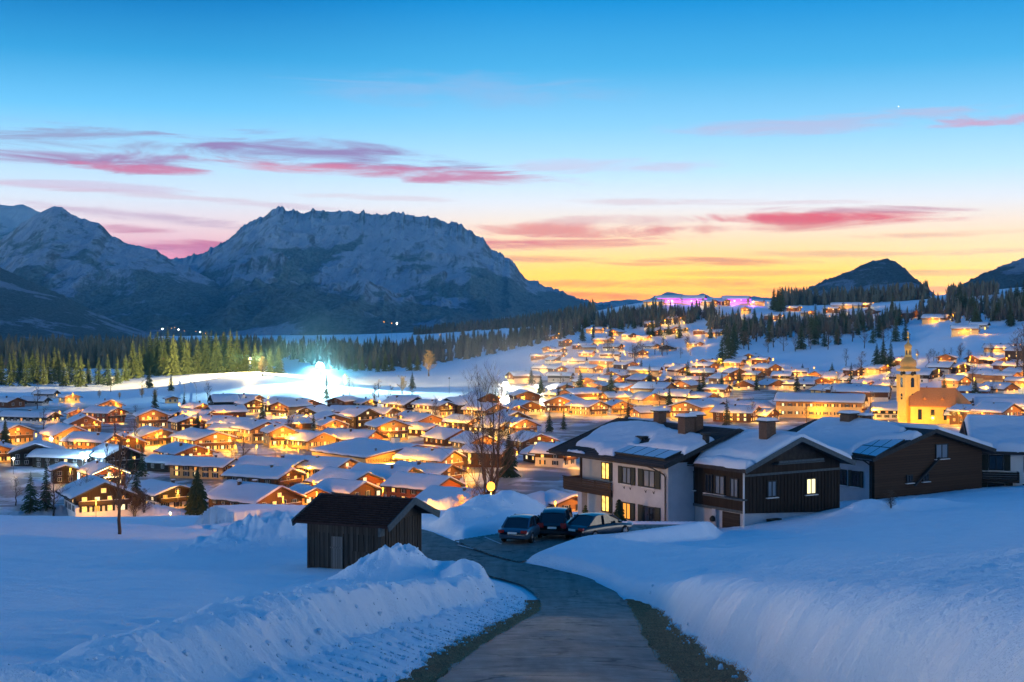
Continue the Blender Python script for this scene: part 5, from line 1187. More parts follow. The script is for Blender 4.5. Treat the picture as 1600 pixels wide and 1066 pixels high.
# hilltop hotel with violet lights
for k, (u, v, W_, L_, rz, st, short) in enumerate(((1052, 475, 15, 40, 76, 'amber', 'violet-lit hotel block on the hilltop'), (1084, 476, 15, 26, 70, 'ochre', 'violet-lit gabled hotel wing on the hilltop'), (1150, 476, 15, 32, 72, 'amber', 'single violet-lit hotel house farther along the hilltop'),
      (1108, 478, 12, 15, 40, 'ochre', 'golden house between the violet hotels'), (1022, 478, 11, 24, 74, 'ochre', 'golden row house at the start of the hilltop'), (1180, 477, 12, 20, 70, 'ochre', 'golden house past the last violet hotel'), (1130, 477, 10, 12, 30, 'brown', 'brown golden-lit house between the violet hotels'))):
    put(u, v, W_, L_, rz, st, 3, short, 'hotel' if 'hotel' in short.split()[1:3] or 'hotel' in short and 'violet-lit' in short else 'house', 'hotel' if 'violet-lit' in short else 'chalet', he=8 if 'violet-lit' in short else 5.2, lo=1700, group='hilltop hotel houses', chim=0)

for h in HOUSES:                                                # the violet light lines along the hotel fronts
    if 'violet-lit' not in h['short']: continue
    for z in (2.2, 4.8, 7.2):
        for face in ('L', 'F'):
            mb = MB(); n_ = h['L'] if face == 'L' else h['W']
            if face == 'L': mb.box((-h['W']/2-.3, 0, z), (.3, n_*.9, .9))
            else: mb.box((0, -h['L']/2-1.5, z), (n_*.9, .3, .9))
            mb.build('light_line', M['strip_violet'], h['r'])
# ------------------------------------------------------------------ sports hall
R5 = R(38.6); x, y = -41.4, 469.; z = gz(x, y)
A = empty('sports_hall', (x, y, z), R5, 'wide tennis hall with shallow blue-snow roof, yellow wall and dark glazed gable', 'sports hall')
Wd, Ld, he, tan = 37, 33, 4.6, .15; zr = he+Wd/2*tan
mb = MB(); mb.prism([(-Wd/2, -3), (Wd/2, -3), (Wd/2, he), (0, zr), (-Wd/2, he)], -Ld/2, Ld/2); mb.build('wall', M['ochre_wall'], A)
roof_mesh(Wd/2+1.2, Ld+2.2, -Ld/2-1.2, zr+.3, tan, .3).build('roof', [M['trim'], M['brown_wood']], A)
link('snow_cover', snow_mesh('snow_cover', Wd/2+1.2, Ld+2.2, -Ld/2-1.2, zr+.3, tan, .35, 23, 26, 20, None, .2, lump=.3), A)
for i in range(4): h_ = 3.4-.5*i; mb = MB(); mb.box((2.2+i*3.6, -Ld/2-.05, 2.75+h_/2), (3.1, .1, h_)); mb.build('glazing', M['glass_dark'], A)
for i in range(5): h_ = 5.4-.5*i; mb = MB(); mb.box((.4+i*3.6, -Ld/2-.12, 1.2+h_/2), (.4, .2, h_)); mb.build('mullion', M['cream_wall'], A)
for a, b in ((1.0, 14.6), (-12.5, -2.0)): mb = MB(); mb.box(((a+b)/2, -Ld/2-.08, 2.0), (b-a, .12, .8)); mb.build('lit_window_band', M['strip_lit'], A)
chimney(A, -.5, -6, zr, 2.0, 2.2, False, 'cream_wall'); mb = MB(); mb.tube([(-12, -12, zr-12*tan), (-12, -12, zr-12*tan+1.4)], .4, 10); mb.build('roof_vent', M['metal'], A)
cu = bpy.data.curves.new('lettering_curve', 'FONT'); cu.body = 'TENNISCENTER'; cu.size = 1.5; cu.extrude = .04; cu.align_x = 'CENTER'; cu.space_character = 1.15; cu.materials.append(M['trim'])
_t = bpy.data.objects.new('lettering_source', cu); COL.objects.link(_t); bpy.context.view_layer.update(); _me = bpy.data.meshes.new_from_object(_t.evaluated_get(bpy.context.evaluated_depsgraph_get())); bpy.data.objects.remove(_t)
o = link('lettering', _me, A); o.location = (-12.2, -Ld/2-.08, 3.05); o.rotation_euler = (R(90), 0, 0)

for k, xx in enumerate((-13, -4, 7)):                           # lamps before the hall
    e_, p_ = (math.sin(R5), -math.cos(R5)), (math.cos(R5), math.sin(R5)); street_lamp(x+p_[0]*xx+e_[0]*(Ld/2+7), y+p_[1]*xx+e_[1]*(Ld/2+7), f'{ORDW[k]} lamp before the yellow wall of the tennis hall', 'orange', LSTRONG, 1.1, bulb=1.2)
# ------------------------------------------------------------------ church
cx, cy = (1419-CU)/F*650, 650.; cz = -46.8
A = empty('church', (cx, cy, cz), R(18), 'floodlit yellow baroque church with onion-domed tower and steep orange roof', 'church'); CS = 1.38; A.scale = (CS, CS, CS)
mb = MB(); mb.box((0, 0, 6.4), (4.9, 4.9, 18.8)); tw = mb.build('tower', M['church_wall'], A)
mb = MB()
for zz, a in ((.2, 5.3), (6.9, 5.2), (12.0, 5.15), (15.5, 5.3), (15.95, 5.6)): mb.box((0, 0, zz+1.6), (a, a, .34))
for sx in (-1, 1):
    for sy in (-1, 1): mb.box((sx*2.35, sy*2.35, 11.4), (.7, .7, 9.0))
mb.build('cornice', M['church_wall'], tw)
for rz in (0, 1, 2, 3):
    for zz, w_, h_ in ((13.0, 1.2, 2.6), (8.4, .8, 1.6)):
        pass
        mb = MB(); mb.box((0, -2.52, zz), (w_, .12, h_)); mb.lathe([(w_/2, -.06), (w_/2, .06)], 14)
        mb2 = MB(); mb2.box((0, -2.52, zz), (w_, .12, h_)); mb2.prism([(w_/2*math.cos(t), zz+h_/2+w_/2*math.sin(t)) for t in np.linspace(0, math.pi, 9)][::1], -2.58, -2.46); mb2.build('belfry_opening', M['glass_dark'], tw, (0, 0, 0), rz*math.pi/2)
    mb = MB(); mb.tube([(0, -2.5, 16.2), (0, -2.6, 16.2)], .7, 20); mb.build('clock_face', M['trim'], tw, (0, 0, 0), rz*math.pi/2)
mb = MB(); mb.lathe([(2.75, 17.8), (2.6, 18.2), (2.35, 18.4), (2.7, 18.9), (2.75, 19.6), (2.4, 20.5), (1.7, 21.1), (1.25, 21.5), (1.2, 21.9)], 20); mb.build('onion_dome', M['copper'], A)
mb = MB(); mb.lathe([(1.25, 21.8), (1.35, 22), (1.05, 22.1), (1.0, 24.1), (1.2, 24.25), (1.2, 24.5)], 12); ln = mb.build('lantern', M['church_wall'], A)
for k in range(6): mb = MB(); mb.box((0, -1.0, 23.1), (.45, .1, 1.4)); mb.build('lantern_opening', M['glass_dark'], ln, (0, 0, 0), k*math.pi/3)
mb = MB(); mb.lathe([(1.2, 24.5), (1.05, 24.7), (1.3, 25.1), (1.15, 25.6), (.5, 26.1), (.22, 26.6), (.15, 27.9)], 16); mb.build('small_dome', M['copper'], A)
mb = MB(); mb.lathe([(.05, 27.8), (.36, 28.05), (.36, 28.3), (.05, 28.5)], 12); mb.box((0, 0, 29.2), (.12, .12, 1.5)); mb.box((0, 0, 29.4), (.8, .12, .12)); mb.build('cross', M['gold'], A)
NR = R(72)-R(18); nx_, ny_ = 6.6, -4.4
nv = MB(); nv.prism([(-5.4, -3), (5.4, -3), (5.4, 6.2), (0, 11.3), (-5.4, 6.2)], -7, 7); N = nv.build('nave', M['church_wall'], A, (nx_, ny_, 0), NR)
roof_mesh(6.1, 14.6, -7.2, 11.6, .96, .3).build('roof', [M['church_roof'], M['church_roof']], N)
mb = MB(); mb.lathe([(5.35, -3), (5.35, 6.2)], 8, 0, (0, -7)); mb.build('choir', M['church_wall'], N)
mb = MB(); mb.lathe([(5.9, 6.1), (.15, 11.4)], 8, 0, (0, -7), False); mb.build('choir_roof', M['church_roof'], N)
for y in (-4, 0, 4): mb = MB(); mb.box((-5.43, y, 3), (.12, 1.2, 3.4)); mb.build('window', M['glass_dark'], N)
for y in (-3, 2.5): mb = MB(); mb.prism([(-.5, 7.9), (.5, 7.9), (0, 8.7)], -.1, 1.8); d_ = mb.build('dormer', M['church_roof'], N, (-4.6, y, 0), -math.pi/2)
mb = MB(); mb.box((0, -7, 12.2), (.12, .12, 1.6)); mb.box((0, -7, 12.5), (.7, .12, .12)); mb.build('choir_cross', M['gold'], N)
for k, (dx, dy, p) in enumerate(((-8.5, -11, 11000), (1.5, -20, 13000), (14.5, -20, 11000), (-5.5, 4, 5000), (19, -8, 7000))):
    x, y = cx+dx*CS, cy+dy*CS; zz = max(gz(x, y), cz-1); p = p*1.5
    fl = empty('ground_floodlight', (x, y, zz), 0, f'{ORDW[k]} low floodlight at the foot of the church walls', 'floodlight', 'church floodlights')
    mb = MB(); mb.box((0, 0, .3), (.5, .35, .6)); mb.build('housing', M['metal'], fl); mb = MB(); mb.box((0, 0, .66), (.46, .3, .08)); mb.build('bulb', M['strip_lit'], fl)
    l = point((1, .46, .015), p, .5); lo = bpy.data.objects.new('lamp_light', l); COL.objects.link(lo); lo.parent = fl; lo.location = (0, 0, 1.5)

# ------------------------------------------------------------------ floodlights of the ski slope
def mast(u, v, d, H, label, bulb, r, col, power, aims=(-150, 165, 120), pitch=-37.5):
    x = (u-CU)/F*d; z = gz(x, d); H = H or -(v-HV)/F*d-z
    A = empty('floodlight_mast', (x, d, z), 0, label, 'floodlight', 'floodlights of the ski slope')
    mb = MB(); mb.tube([(0, 0, -.5), (0, 0, H)], [.14, .08], 8); mb.build('pole', M['metal'], A)
    mb = MB(); mb.box((0, 0, H+.1), (r*2.6, .25, .25)); mb.box((0, 0, H+r*1.1), (.2, .2, r*2)); mb.build('crossbar', M['metal'], A)
    for i, j in ((-1, 0), (0, 0), (1, 0), (-.5, 1), (.5, 1)):
        mb = MB(); mb.lathe([(.05, -.42*r), (.38*r, -.2*r), (.46*r, .05*r), (.36*r, .25*r), (.05, .42*r)], 12); mb.build('bulb', M[bulb], A, (i*r*.95, -.3, H+.45*r+j*r*.9))
    l = point(col, power*.03, r*1.7); lo = bpy.data.objects.new('lamp_light', l); COL.objects.link(lo); lo.parent = A; lo.location = (0, -.3, H+r*.9)
    if power > 1000:                                             # the reflectors throw their light down the slope
        sp_ = bpy.data.lights.new('reflector_light', 'SPOT'); sp_.color = col; sp_.energy = power; sp_.spot_size = R(74); sp_.spot_blend = .5; sp_.shadow_soft_size = r*.6
        for az_ in aims:
            lo = bpy.data.objects.new('reflector_light', sp_); COL.objects.link(lo); lo.parent = A; lo.location = (2.5*math.sin(R(az_)), -.3+2.5*math.cos(R(az_)), H+r*.9); lo.rotation_euler = (R(90+pitch), 0, R(-az_))
    return A
mast(500, 574, 960, None, 'cyan-white floodlight blazing on the crest of the snowy knoll', 'bulb_cyan', 1.8, (.5, .9, 1), 1700000)
mast(790, 604, 870, None, 'warm white floodlight over the snow field by the tall bare tree', 'bulb_white', 1.5, (1, .84, .6), 12500000)
mast(391, 562, 985, None, 'amber floodlight on a pole before the lit spruces', 'bulb_orange', .8, (1, .74, .3), 2000000, (-82, -56, -25, 10, 45), 2)
mast(702, 592, 940, None, 'unlit-looking slim mast at the edge of the snow field', 'glass_dark', .5, (1, .8, .5), 10)
mast(838, 606, 790, None, 'curved white lamp at the car park by the snow field', 'bulb_white', .8, (1, .8, .55), 400000)
# fences up the knoll
for k, (a, b) in enumerate((((283, 594), (291, 632)), ((299, 592), (312, 633)))):
    A = empty('snow_fence', (0, 0, 0), 0, ('dark net fence up the knoll nearer the hay hut', 'dark net fence up the knoll nearer the floodlight')[k], 'fence', 'fences on the knoll')
    P = []
    for t in np.linspace(0, 1, 9):
        u = a[0]+(b[0]-a[0])*t+3*math.sin(t*5); v = a[1]+(b[1]-a[1])*t; x, y, z = hit(u, v, 800, 1080); P.append((x, y, z))
        mb = MB(); mb.tube([(x, y, z-.3), (x, y, z+1.4)], .07, 6); mb.build('post', M['trim'], A)
    mb = MB()
    for (x0, y0, z0), (x1, y1, z1) in zip(P[:-1], P[1:]): mb.bar((x0, y0, z0+.6), (x1, y1, z1+.6), .05, .35)
    mb.build('net', M['trim'], A)
    A.location = P[0]
    for ch in A.children: ch.location = tuple(-q for q in P[0])

# ------------------------------------------------------------------ street lamps
def lamp_at(u, v, d, short, kind='orange', light=None, bulb=1.):
    """a lamp whose bulb is seen at (u, v)"""
    d = d or 42.3*F/(v-HV); x = (u-CU)/F*d; z = gz(x, d); h = -(v-HV)/F*d-z; s = max(h/5.02, .45); return street_lamp(x, d, short, kind, light, s, bulb=bulb)
rl = lamp_at(767, 760, 106, 'orange road lamp glowing before the tall bare tree', light=point((1, .4, .02), 2200), bulb=3.0)
sp_ = bpy.data.lights.new('reflector_light', 'SPOT'); sp_.color = (1, .42, .035); sp_.energy = 22000; sp_.spot_size = R(96); sp_.spot_blend = .6; sp_.shadow_soft_size = .2
lo = bpy.data.objects.new('reflector_light', sp_); COL.objects.link(lo); lo.parent = rl; rl.rotation_euler = (0, 0, 0); lo.location = (-.3, .5, 4.5); from mathutils import Vector; lo.rotation_euler = Vector((-.85, .5, -.42)).to_track_quat('-Z', 'Y').to_euler()
lamp_at(868, 784, 300, 'orange lamp close above the parked cars', light=LORANGE, bulb=1.2)
lamp_at(201, 792, 335, 'orange lamp in the bushes at the field edge', light=LSTRONG, bulb=1.4)
lamp_at(266, 805, 318, 'low white lamp at the field edge beside the spruce', 'white', LORANGE, 1.2)
lamp_at(21, 716, None, 'bluish lamp by the broad black barn', 'white', LWHITE, 1.3)
lamp_at(80, 686, None, 'blazing lamp at the floodlit yellow chalet wall', 'white', LSTRONG, 2.2)
lamp_at(129, 711, None, 'blue-white light display beside the dark chalet', 'blue', point((.45, .6, 1), 9000), 3.0)
lamp_at(135, 714, None, 'deep blue light display beside the dark chalet', 'blue', LBLUE, 2.0)
for k, (u, v) in enumerate(((338, 712), (362, 702), (368, 696), (365, 728), (290, 690), (430, 694), (440, 696), (448, 697), (401, 696), (466, 702))):
    lamp_at(u, v, None, f'{ORDW[k]} orange lamp on the square before the lit inn', 'orange', LSTRONG if k % 2 == 0 else LORANGE, 1.4)
def lampname(a, b):
    w_ = (a+b).split()
    if len(w_) > 16:                                             # drop the closing phrase of a long house label
        for cut in ('with', 'behind', 'beside', 'among', 'between', 'in'):
            if cut in w_[4:] and w_[4:].index(cut) > 2: w_ = w_[:4+w_[4:].index(cut)]; break
    return ' '.join(w_[:16])
for h in HOUSES:  # lamps added before the lit houses to brighten their walls
    if h['lit'] < 1: continue
    fx, fy = math.sin(h['rz']), -math.cos(h['rz']); sx, sy = math.cos(h['rz']), math.sin(h['rz'])
    near = h['y'] < 620; dist = h['L']/2+(5.0 if near else 5.5); side = random.choice((-1, 1))*h['W']*.22
    x, y = h['x']+fx*dist+sx*side, h['y']+fy*dist+sy*side
    vio = 'violet-lit' in h['short']
    L_ = LVIOLET if vio else (LFAR if h['y'] > 700 else (LSTRONG if h['lit'] == 3 else LORANGE))
    street_lamp(x, y, lampname('lamp before the ', h['short']) if not vio else lampname('violet lamp before the ', h['short']), 'violet' if vio else 'orange', L_, 1. if near else 1.1, bulb=1.2 if near else (1.7 if h['y'] < 1150 else 2.6))
    if h['lit'] >= 2 and abs(h['rz']) > R(32):                    # a second one added to brighten the long side
        sgn = -1 if h['rz'] > 0 else 1; dist = h['W']/2+4.5; x, y = h['x']+sgn*sx*dist, h['y']+sgn*sy*dist
        street_lamp(x, y, lampname(('violet' if vio else 'orange')+' added eave-side lamp by the ', h['short']), 'violet' if vio else 'orange', L_, 1. if near else 1.1, bulb=1.2 if near else (1.7 if h['y'] < 1150 else 2.6))
# far hamlet and single lights
for k, (u, v) in enumerate(((254, 514), (268, 513), (273, 512), (279, 515), (288, 517), (306, 518), (313, 519), (321, 521), (104, 479), (247, 433), (600, 503), (612, 505), (620, 505), (566, 492), (687, 523), (786, 520), (790, 521))):
    if v < 500:
        continue
    d = 2600 if u > 500 else 4200
    x = (u-CU)/F*d; A = empty('distant_lamp', (x, d, -(v-HV)/F*d-6), 0, 'tiny pale light of the hamlet at the mountain foot', 'lamp', 'lights of the far hamlet')
    mb = MB(); mb.tube([(0, 0, -25), (0, 0, 5.2)], .15, 6); mb.build('pole', M['metal'], A); mb = MB(); mb.lathe([(.1, 5), (.6, 5.3), (.8, 5.8), (.6, 6.3), (.1, 6.6)], 8); mb.build('bulb', M['bulb_orange' if k % 3 else 'bulb_white'], A)
# ------------------------------------------------------------------ trees one can tell apart
T = random.Random(12); _tl = {}
def by_house(kind, x, y):
    h = min(HOUSES, key=lambda h: math.hypot(h['x']-x, h['y']-y)); l = lampname(kind+(' behind the ' if y > h['y']+3 else ' beside the '), h['short']); k = _tl.get(l, 0); _tl[l] = k+1
    return l if k == 0 else lampname(ORDW[k]+' ', l)
x, y, z = hit(308, 806, 320, 500); tree(SPH[0], 'spruce_tree', x, y, (806-732)*y/F/16, 'dense dark spruce at the field edge before the white chalets', 'tree')
BIG = bare_parts(55, 15, .5, .72, 5, 6, .0068, 3, .12, 'twig', tmin=.011, nl=11)
x, y = (766-CU)/F*118, 118.; zz = gz(x, y); h = -(592-HV)/F*y-zz; tree(BIG, 'bare_tree', x, y, h/14.2, 'tall many-stemmed bare tree behind the glowing road lamp', 'tree', sxy=1.2)
ONE = bare_parts(58, 8, .4, .8, 5, 1, .016, 3, .2, tmin=.024, nl=15)
x, y, z = hit(186, 835, 70, 140); tree(ONE, 'bare_tree', x, y, (835-676)*y/F/7.7, 'slender bare tree standing alone on the snow field', 'tree', sxy=1.05)
for u, v, ht, k, lb in ((795, 745, 70, 0, 'rounded dark thuja beside the tall bare tree'),):
    x, y, z = hit(u, v, 400, 600); tree(spruce_parts(77, 10, 2.6, 20, 14, 'needle', .02), 'thuja_tree', x, y, ht*y/F/10, lb, 'tree', sxy=.9)
for u, v, ht, lb in ((48, 795, 62, 'dark ragged spruce before the dark barns'), (72, 800, 74, 'taller dark spruce between the bare garden trees'), (222, 745, 52, 'black fir between the two chalets with dark timber'), (206, 742, 40, 'lower black fir beside the taller black fir'), (213, 790, 58, 'broad dark fir behind the field-edge lamp'), (8, 700, 46, 'fir at the picture edge before the farm'), (32, 684, 26, 'small fir in front of the long farmhouse'), (508, 770, 20, 'little spruce tip poking over the barn ridge'), (285, 712, 20, 'small fir near the inn')):
    x, y, z = hit(u, v, 322); tree(T.choice(SPH[1:]+SPR), 'spruce_tree', x, y, ht*y/F/16, lb, 'tree', 'dark garden conifers', sxy=1.1)
for u, v, ht, k, lb in ((84, 806, 74, 0, 'bare garden tree beside the dark spruces'), (136, 802, 70, 1, 'reddish bare tree before the low white chalet'), (25, 790, 50, 2, 'bare tree half behind the dark ragged spruce'), (106, 720, 42, 0, 'thin bare tree before the amber-walled house'), (210, 700, 46, 1, 'orange-lit bare tree beside the bright yellow gable'), (380, 726, 52, 2, 'orange-lit bare tree on the lamp square'), (362, 730, 46, 0, 'bare tree by the lamps before the inn'), (452, 690, 44, 1, 'orange-lit bare tree at the tall yellow house'), (212, 660, 30, 2, 'bare tree by the dark red house'), (246, 690, 40, 0, 'bare tree between meadow and amber gable'), (725, 760, 40, 1, 'bare tree below the sports hall corner'), (700, 758, 26, 2, 'low bare tree by the sports hall corner')):
    x, y, z = hit(u, v, 322); tree(BARE[k], 'bare_tree', x, y, ht*y/F/10, lb, 'tree', 'bare garden trees', sxy=1.05)
for u, v, ht, k, lb in ((745, 815, 62, 0, 'bare bush at the foot of the road lamp'), (720, 812, 40, 1, 'low bare bush beside the lamp-foot bush'), (210, 806, 46, 0, 'orange-lit shrub around the field-edge lamp'), (225, 800, 40, 1, 'second shrub beside the field-edge lamp'), (180, 803, 24, 0, 'low shrub before the low white chalet'), (1392, 794, 30, 1, 'small bare bush in the snow before the brown gabled house')):
    x, y, z = hit(u, v, 90 if u > 1300 else 108 if u > 600 else 322); tree(BUSH[k], 'bare_bush', x, y, ht*y/F/6, lb, 'bush', 'bare bushes', sxy=1.15)
# spruces lit from the slope
k = 0
UL = sorted([-20, -8, 4, 14, 24, 33, 41, 50, 58, 67, 75, 84, 92, 100, 110, 118, 128, 140, 154, 168, 182, 196, 206, 216, 224, 232, 240, 248, 256, 264, 272, 281, 290, 298, 306, 314, 322, 331, 340, 348, 358, 372, 384, 398, 408, 420, 434])
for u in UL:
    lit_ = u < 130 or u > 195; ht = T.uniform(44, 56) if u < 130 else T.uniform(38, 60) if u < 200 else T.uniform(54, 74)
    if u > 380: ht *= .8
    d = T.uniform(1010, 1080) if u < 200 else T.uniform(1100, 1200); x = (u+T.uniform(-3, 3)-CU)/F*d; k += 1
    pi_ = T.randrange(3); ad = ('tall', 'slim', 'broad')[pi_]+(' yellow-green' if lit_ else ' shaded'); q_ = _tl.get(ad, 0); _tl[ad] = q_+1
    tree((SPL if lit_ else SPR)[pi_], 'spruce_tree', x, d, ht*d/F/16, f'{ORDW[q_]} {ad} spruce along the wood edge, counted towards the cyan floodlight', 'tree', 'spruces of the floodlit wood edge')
for u in (545, 556, 566, 578, 590, 602, 612, 640, 652): 
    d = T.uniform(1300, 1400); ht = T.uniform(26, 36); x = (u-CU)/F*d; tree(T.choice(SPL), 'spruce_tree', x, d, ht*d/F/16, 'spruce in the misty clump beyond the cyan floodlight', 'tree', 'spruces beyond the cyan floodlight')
M['bare_wood'] = speckled('bare_wood', (.06, .05, .05), (.12, .1, .09), .05, kind='World')
M['twig_lit'] = speckled('twig_lit', (.3, .19, .07), (.4, .26, .1), 3)  # brighter twigs, golden lamplight put into the colour
GOLD = bare_parts(61, 10, .6, .5, 5, 2, .018, 4, .2, 'twig_lit', tmin=.05)
for u, v, ht, lb in ((628, 616, 28, 'round golden bare tree alone on the floodlit snow'), (222, 622, 16, 'pinkish bare tree beside another on the field path'), (243, 628, 20, 'larger golden bare tree near the tiny hay hut'), (155, 622, 12, 'small bare tree on the field bank'), (187, 624, 11, 'smaller bare tree on the field bank'), (540, 606, 22, 'pale bare tree at the misty clump'), (670, 588, 40, 'pale bare tree left of the smoke'.replace('left of', 'beside')), (410, 588, 30, 'golden bare tree by the amber floodlight')):
    x, y, z = hit(u, v, 700, 1300); tree(GOLD, 'bare_tree', x, y, ht*y/F/10, lb, 'tree', 'bare trees on the floodlit snow')
# conifers among the further houses
for k, (u, v, ht) in enumerate(((907, 618, 40), (955, 614, 36), (1015, 606, 38), (1064, 612, 20), (1098, 608, 26), (1128, 612, 30), (1002, 584, 24), (886, 622, 26), (1300, 590, 24), (1330, 606, 40), (1254, 582, 14), (1380, 575, 46), (1392, 574, 42), (1370, 570, 34), (1128, 570, 44), (1138, 572, 50), (1145, 568, 40), (1524, 620, 30), (1100, 620, 30), (1075, 590, 28), (950, 584, 18), (830, 600, 26), (1182, 610, 28), (1155, 606, 34))):
    x, y, z = hit(u, v, 600); tree(T.choice(SPR), 'spruce_tree', x, y, ht*y/F/16, by_house('dark conifer', x, y), 'tree', 'conifers of the far quarter', sxy=1.2)
for k, (u, v, ht) in enumerate(((1335, 640, 26), (1392, 620, 46), (1346, 592, 48), (1250, 646, 36), (1175, 660, 40), (1140, 655, 30), (1030, 640, 30), (1100, 600, 24), (1322, 572, 30), (1520, 612, 50), (1548, 560, 24), (1260, 660, 30), (1215, 628, 24), (1505, 668, 34), (970, 650, 24))):
    x, y, z = hit(u, v, 600); tree(T.choice(BARE), 'bare_tree', x, y, ht*y/F/10, by_house('brown bare tree', x, y), 'tree', 'bare trees of the far quarter')
for k in range(46):
    u, v = T.uniform(20, 1580), T.uniform(612, 700)
    if u > 860: v = T.uniform(585, 655)
    x, y, z = hit(u, v, 500)
    if any(abs(h['x']-x) < 9 and abs(h['y']-y) < 9 for h in HOUSES): continue
    tree(T.choice(BARE), 'bare_tree', x, y, T.uniform(.8, 1.3), by_house('bare tree', x, y), 'tree', 'bare trees between the chalets')
for k in range(26):
    u, v = T.uniform(20, 1580), T.uniform(600, 690)
    x, y, z = hit(u, v, 500)
    if any(abs(h['x']-x) < 9 and abs(h['y']-y) < 9 for h in HOUSES): continue
    tree(T.choice(SPR), 'spruce_tree', x, y, T.uniform(.55, 1.0), by_house('dark spruce', x, y), 'tree', 'spruces between the chalets')
# bands of bare trees and conifers on the slopes
def band(n, poly, htm, kinds, name, label, cat, group, sp=1.15):
    us = [p[0] for p in poly]; vs = [p[1] for p in poly]; c = 0; tries = 0
    while c < n and tries < 5000:
        tries += 1; u, v = T.uniform(min(us), max(us)), T.uniform(min(vs), max(vs))
        if sdf(poly, np.array([u]), np.array([v]))[0] < 0: continue
        x, y, z = hit(u, v, 700, 3000); p = T.choice(kinds); ht = T.uniform(*htm); H = 10 if p in BARE else 16
        tree(p, name, x, y, ht*y/F/H, label, cat, group, sxy=sp); c += 1
band(26, [(1120, 552), (1120, 535), (1200, 532), (1400, 522), (1400, 545), (1250, 552)], (24, 38), BARE, 'bare_tree', 'greyish bare tree in the dark band above the snow meadow', 'tree', 'bare trees above the snow meadow')
band(40, [(1120, 550), (1160, 520), (1300, 506), (1420, 500), (1420, 536), (1250, 548)], (26, 44), SPR, 'spruce_tree', 'dark spruce in the band above the snow meadow', 'tree', 'spruces above the snow meadow')
band(18, [(1430, 560), (1450, 552), (1560, 556), (1560, 566), (1440, 572)], (12, 24), BARE, 'bare_tree', 'brown hedge tree along the church meadow path', 'tree', 'hedge trees of the church meadow')
band(24, [(1480, 500), (1500, 480), (1600, 470), (1640, 500), (1560, 516)], (26, 46), SPR, 'spruce_tree', 'dark spruce of the steep wood above the hillside houses', 'tree', 'spruces of the steep wood')
band(12, [(1570, 620), (1575, 560), (1640, 560), (1640, 620)], (40, 70), BARE, 'bare_tree', 'tall brown bare tree of the steep wood edge', 'tree', 'bare trees of the steep wood edge')
band(22, [(930, 560), (960, 545), (1080, 538), (1090, 562), (960, 570)], (18, 30), BARE, 'bare_tree', 'grey bare tree of the slope wood over the quarter', 'tree', 'bare trees over the quarter')
band(22, [(840, 515), (900, 505), (1080, 520), (1080, 532), (900, 545), (840, 540)], (16, 28), SPR, 'spruce_tree', 'dark spruce scattered on the middle benches', 'tree', 'spruces of the middle benches')
band(5, [(1205, 484), (1222, 482), (1222, 488), (1205, 488)], (30, 40), SPR, 'spruce_tree', 'lone tall spruce on the skyline past the hilltop hotels', 'tree', 'skyline spruces')

# ------------------------------------------------------------------ far woods: each reads as one mass
def wood_mass(name, polys, n, ht, seed, m='forest', lo=900, hi=3400, on=None, bare=.3):
    rng = np.random.default_rng(seed); co = []; fa = []; mi = []; c = 0
    while c < n:
        poly = polys[rng.integers(len(polys))]; P = np.array(poly); u, v = rng.uniform(P[:, 0].min(), P[:, 0].max()), rng.uniform(P[:, 1].min(), P[:, 1].max())
        if sdf(poly, np.array([u]), np.array([v]))[0] < 0: continue
        x, y, z = hit_fast(u, v, lo, hi) if on is None else on(u, v); c += 1
        H = rng.uniform(*ht); b = len(co)
        if rng.random() < bare:                                  # a leafless crown: a fan of upright twigs
            H *= .8
            for j in range(16):
                a = rng.uniform(0, 6.283); q = H*rng.uniform(.05, .34); z0 = z+H*rng.uniform(0, .35); z1 = z+H*rng.uniform(.6, 1); w2 = H*.022; b = len(co)
                X, Y = x+q*math.cos(a), y+q*math.sin(a); t = rng.uniform(0, 3.14)
                co += [(x+.2*(X-x)-w2*math.cos(t), y+.2*(Y-y)-w2*math.sin(t), z0), (x+.2*(X-x)+w2*math.cos(t), y+.2*(Y-y)+w2*math.sin(t), z0), (X, Y, z1)]; fa.append((b, b+1, b+2)); mi.append(1)
            continue
        r = H*rng.uniform(.13, .24); k = 6; lean = rng.normal(0, .02, 2)*H
        for lay in range(4):
            z0 = z+H*(.04+.22*lay)-H*.03; z1 = z+H*(.46+.18*lay); rr = r*(1-.21*lay)*rng.uniform(.85, 1.15); b = len(co); ph = rng.uniform(0, 6)
            for j in range(k): a = ph+6.283*j/k; q = rr*rng.uniform(.6, 1.3); co.append((x+q*math.cos(a), y+q*math.sin(a), z0+rng.uniform(-.05, .07)*H))
            co.append((x+lean[0], y+lean[1], z1))
            for j in range(k): fa.append((b+j, b+(j+1) % k, b+k)); mi.append(0)
    tag(link(name, arr_mesh(name, co, fa, [M[m], M['bare_wood']], mi)), kind='stuff')
def hit_fast(u, v, lo, hi):
    i = min(max(int(round((u+500)/10)), 0), 270); ok = np.where((_VT[i] <= v) & (_DT >= lo) & (_DT <= hi))[0]
    k = ok[0] if len(ok) else int(np.argmin(np.where((_DT >= lo) & (_DT <= hi), _VT[i], 1e9)))
    f = (math.sin(u*91.7+v*37.3)*.5+.5); k2 = max(k-1, 0); d = _DT[k2]+(_DT[k]-_DT[k2])*f; z = _GT[i, k2]+(_GT[i, k]-_GT[i, k2])*f
    return (u-CU)/F*d, d, z
wood_mass('far_wood', [[(-160, 566), (-160, 545), (200, 543), (440, 545), (440, 572), (200, 577), (-160, 577)]], 2200, (10, 28), 1, lo=1300, bare=.1)
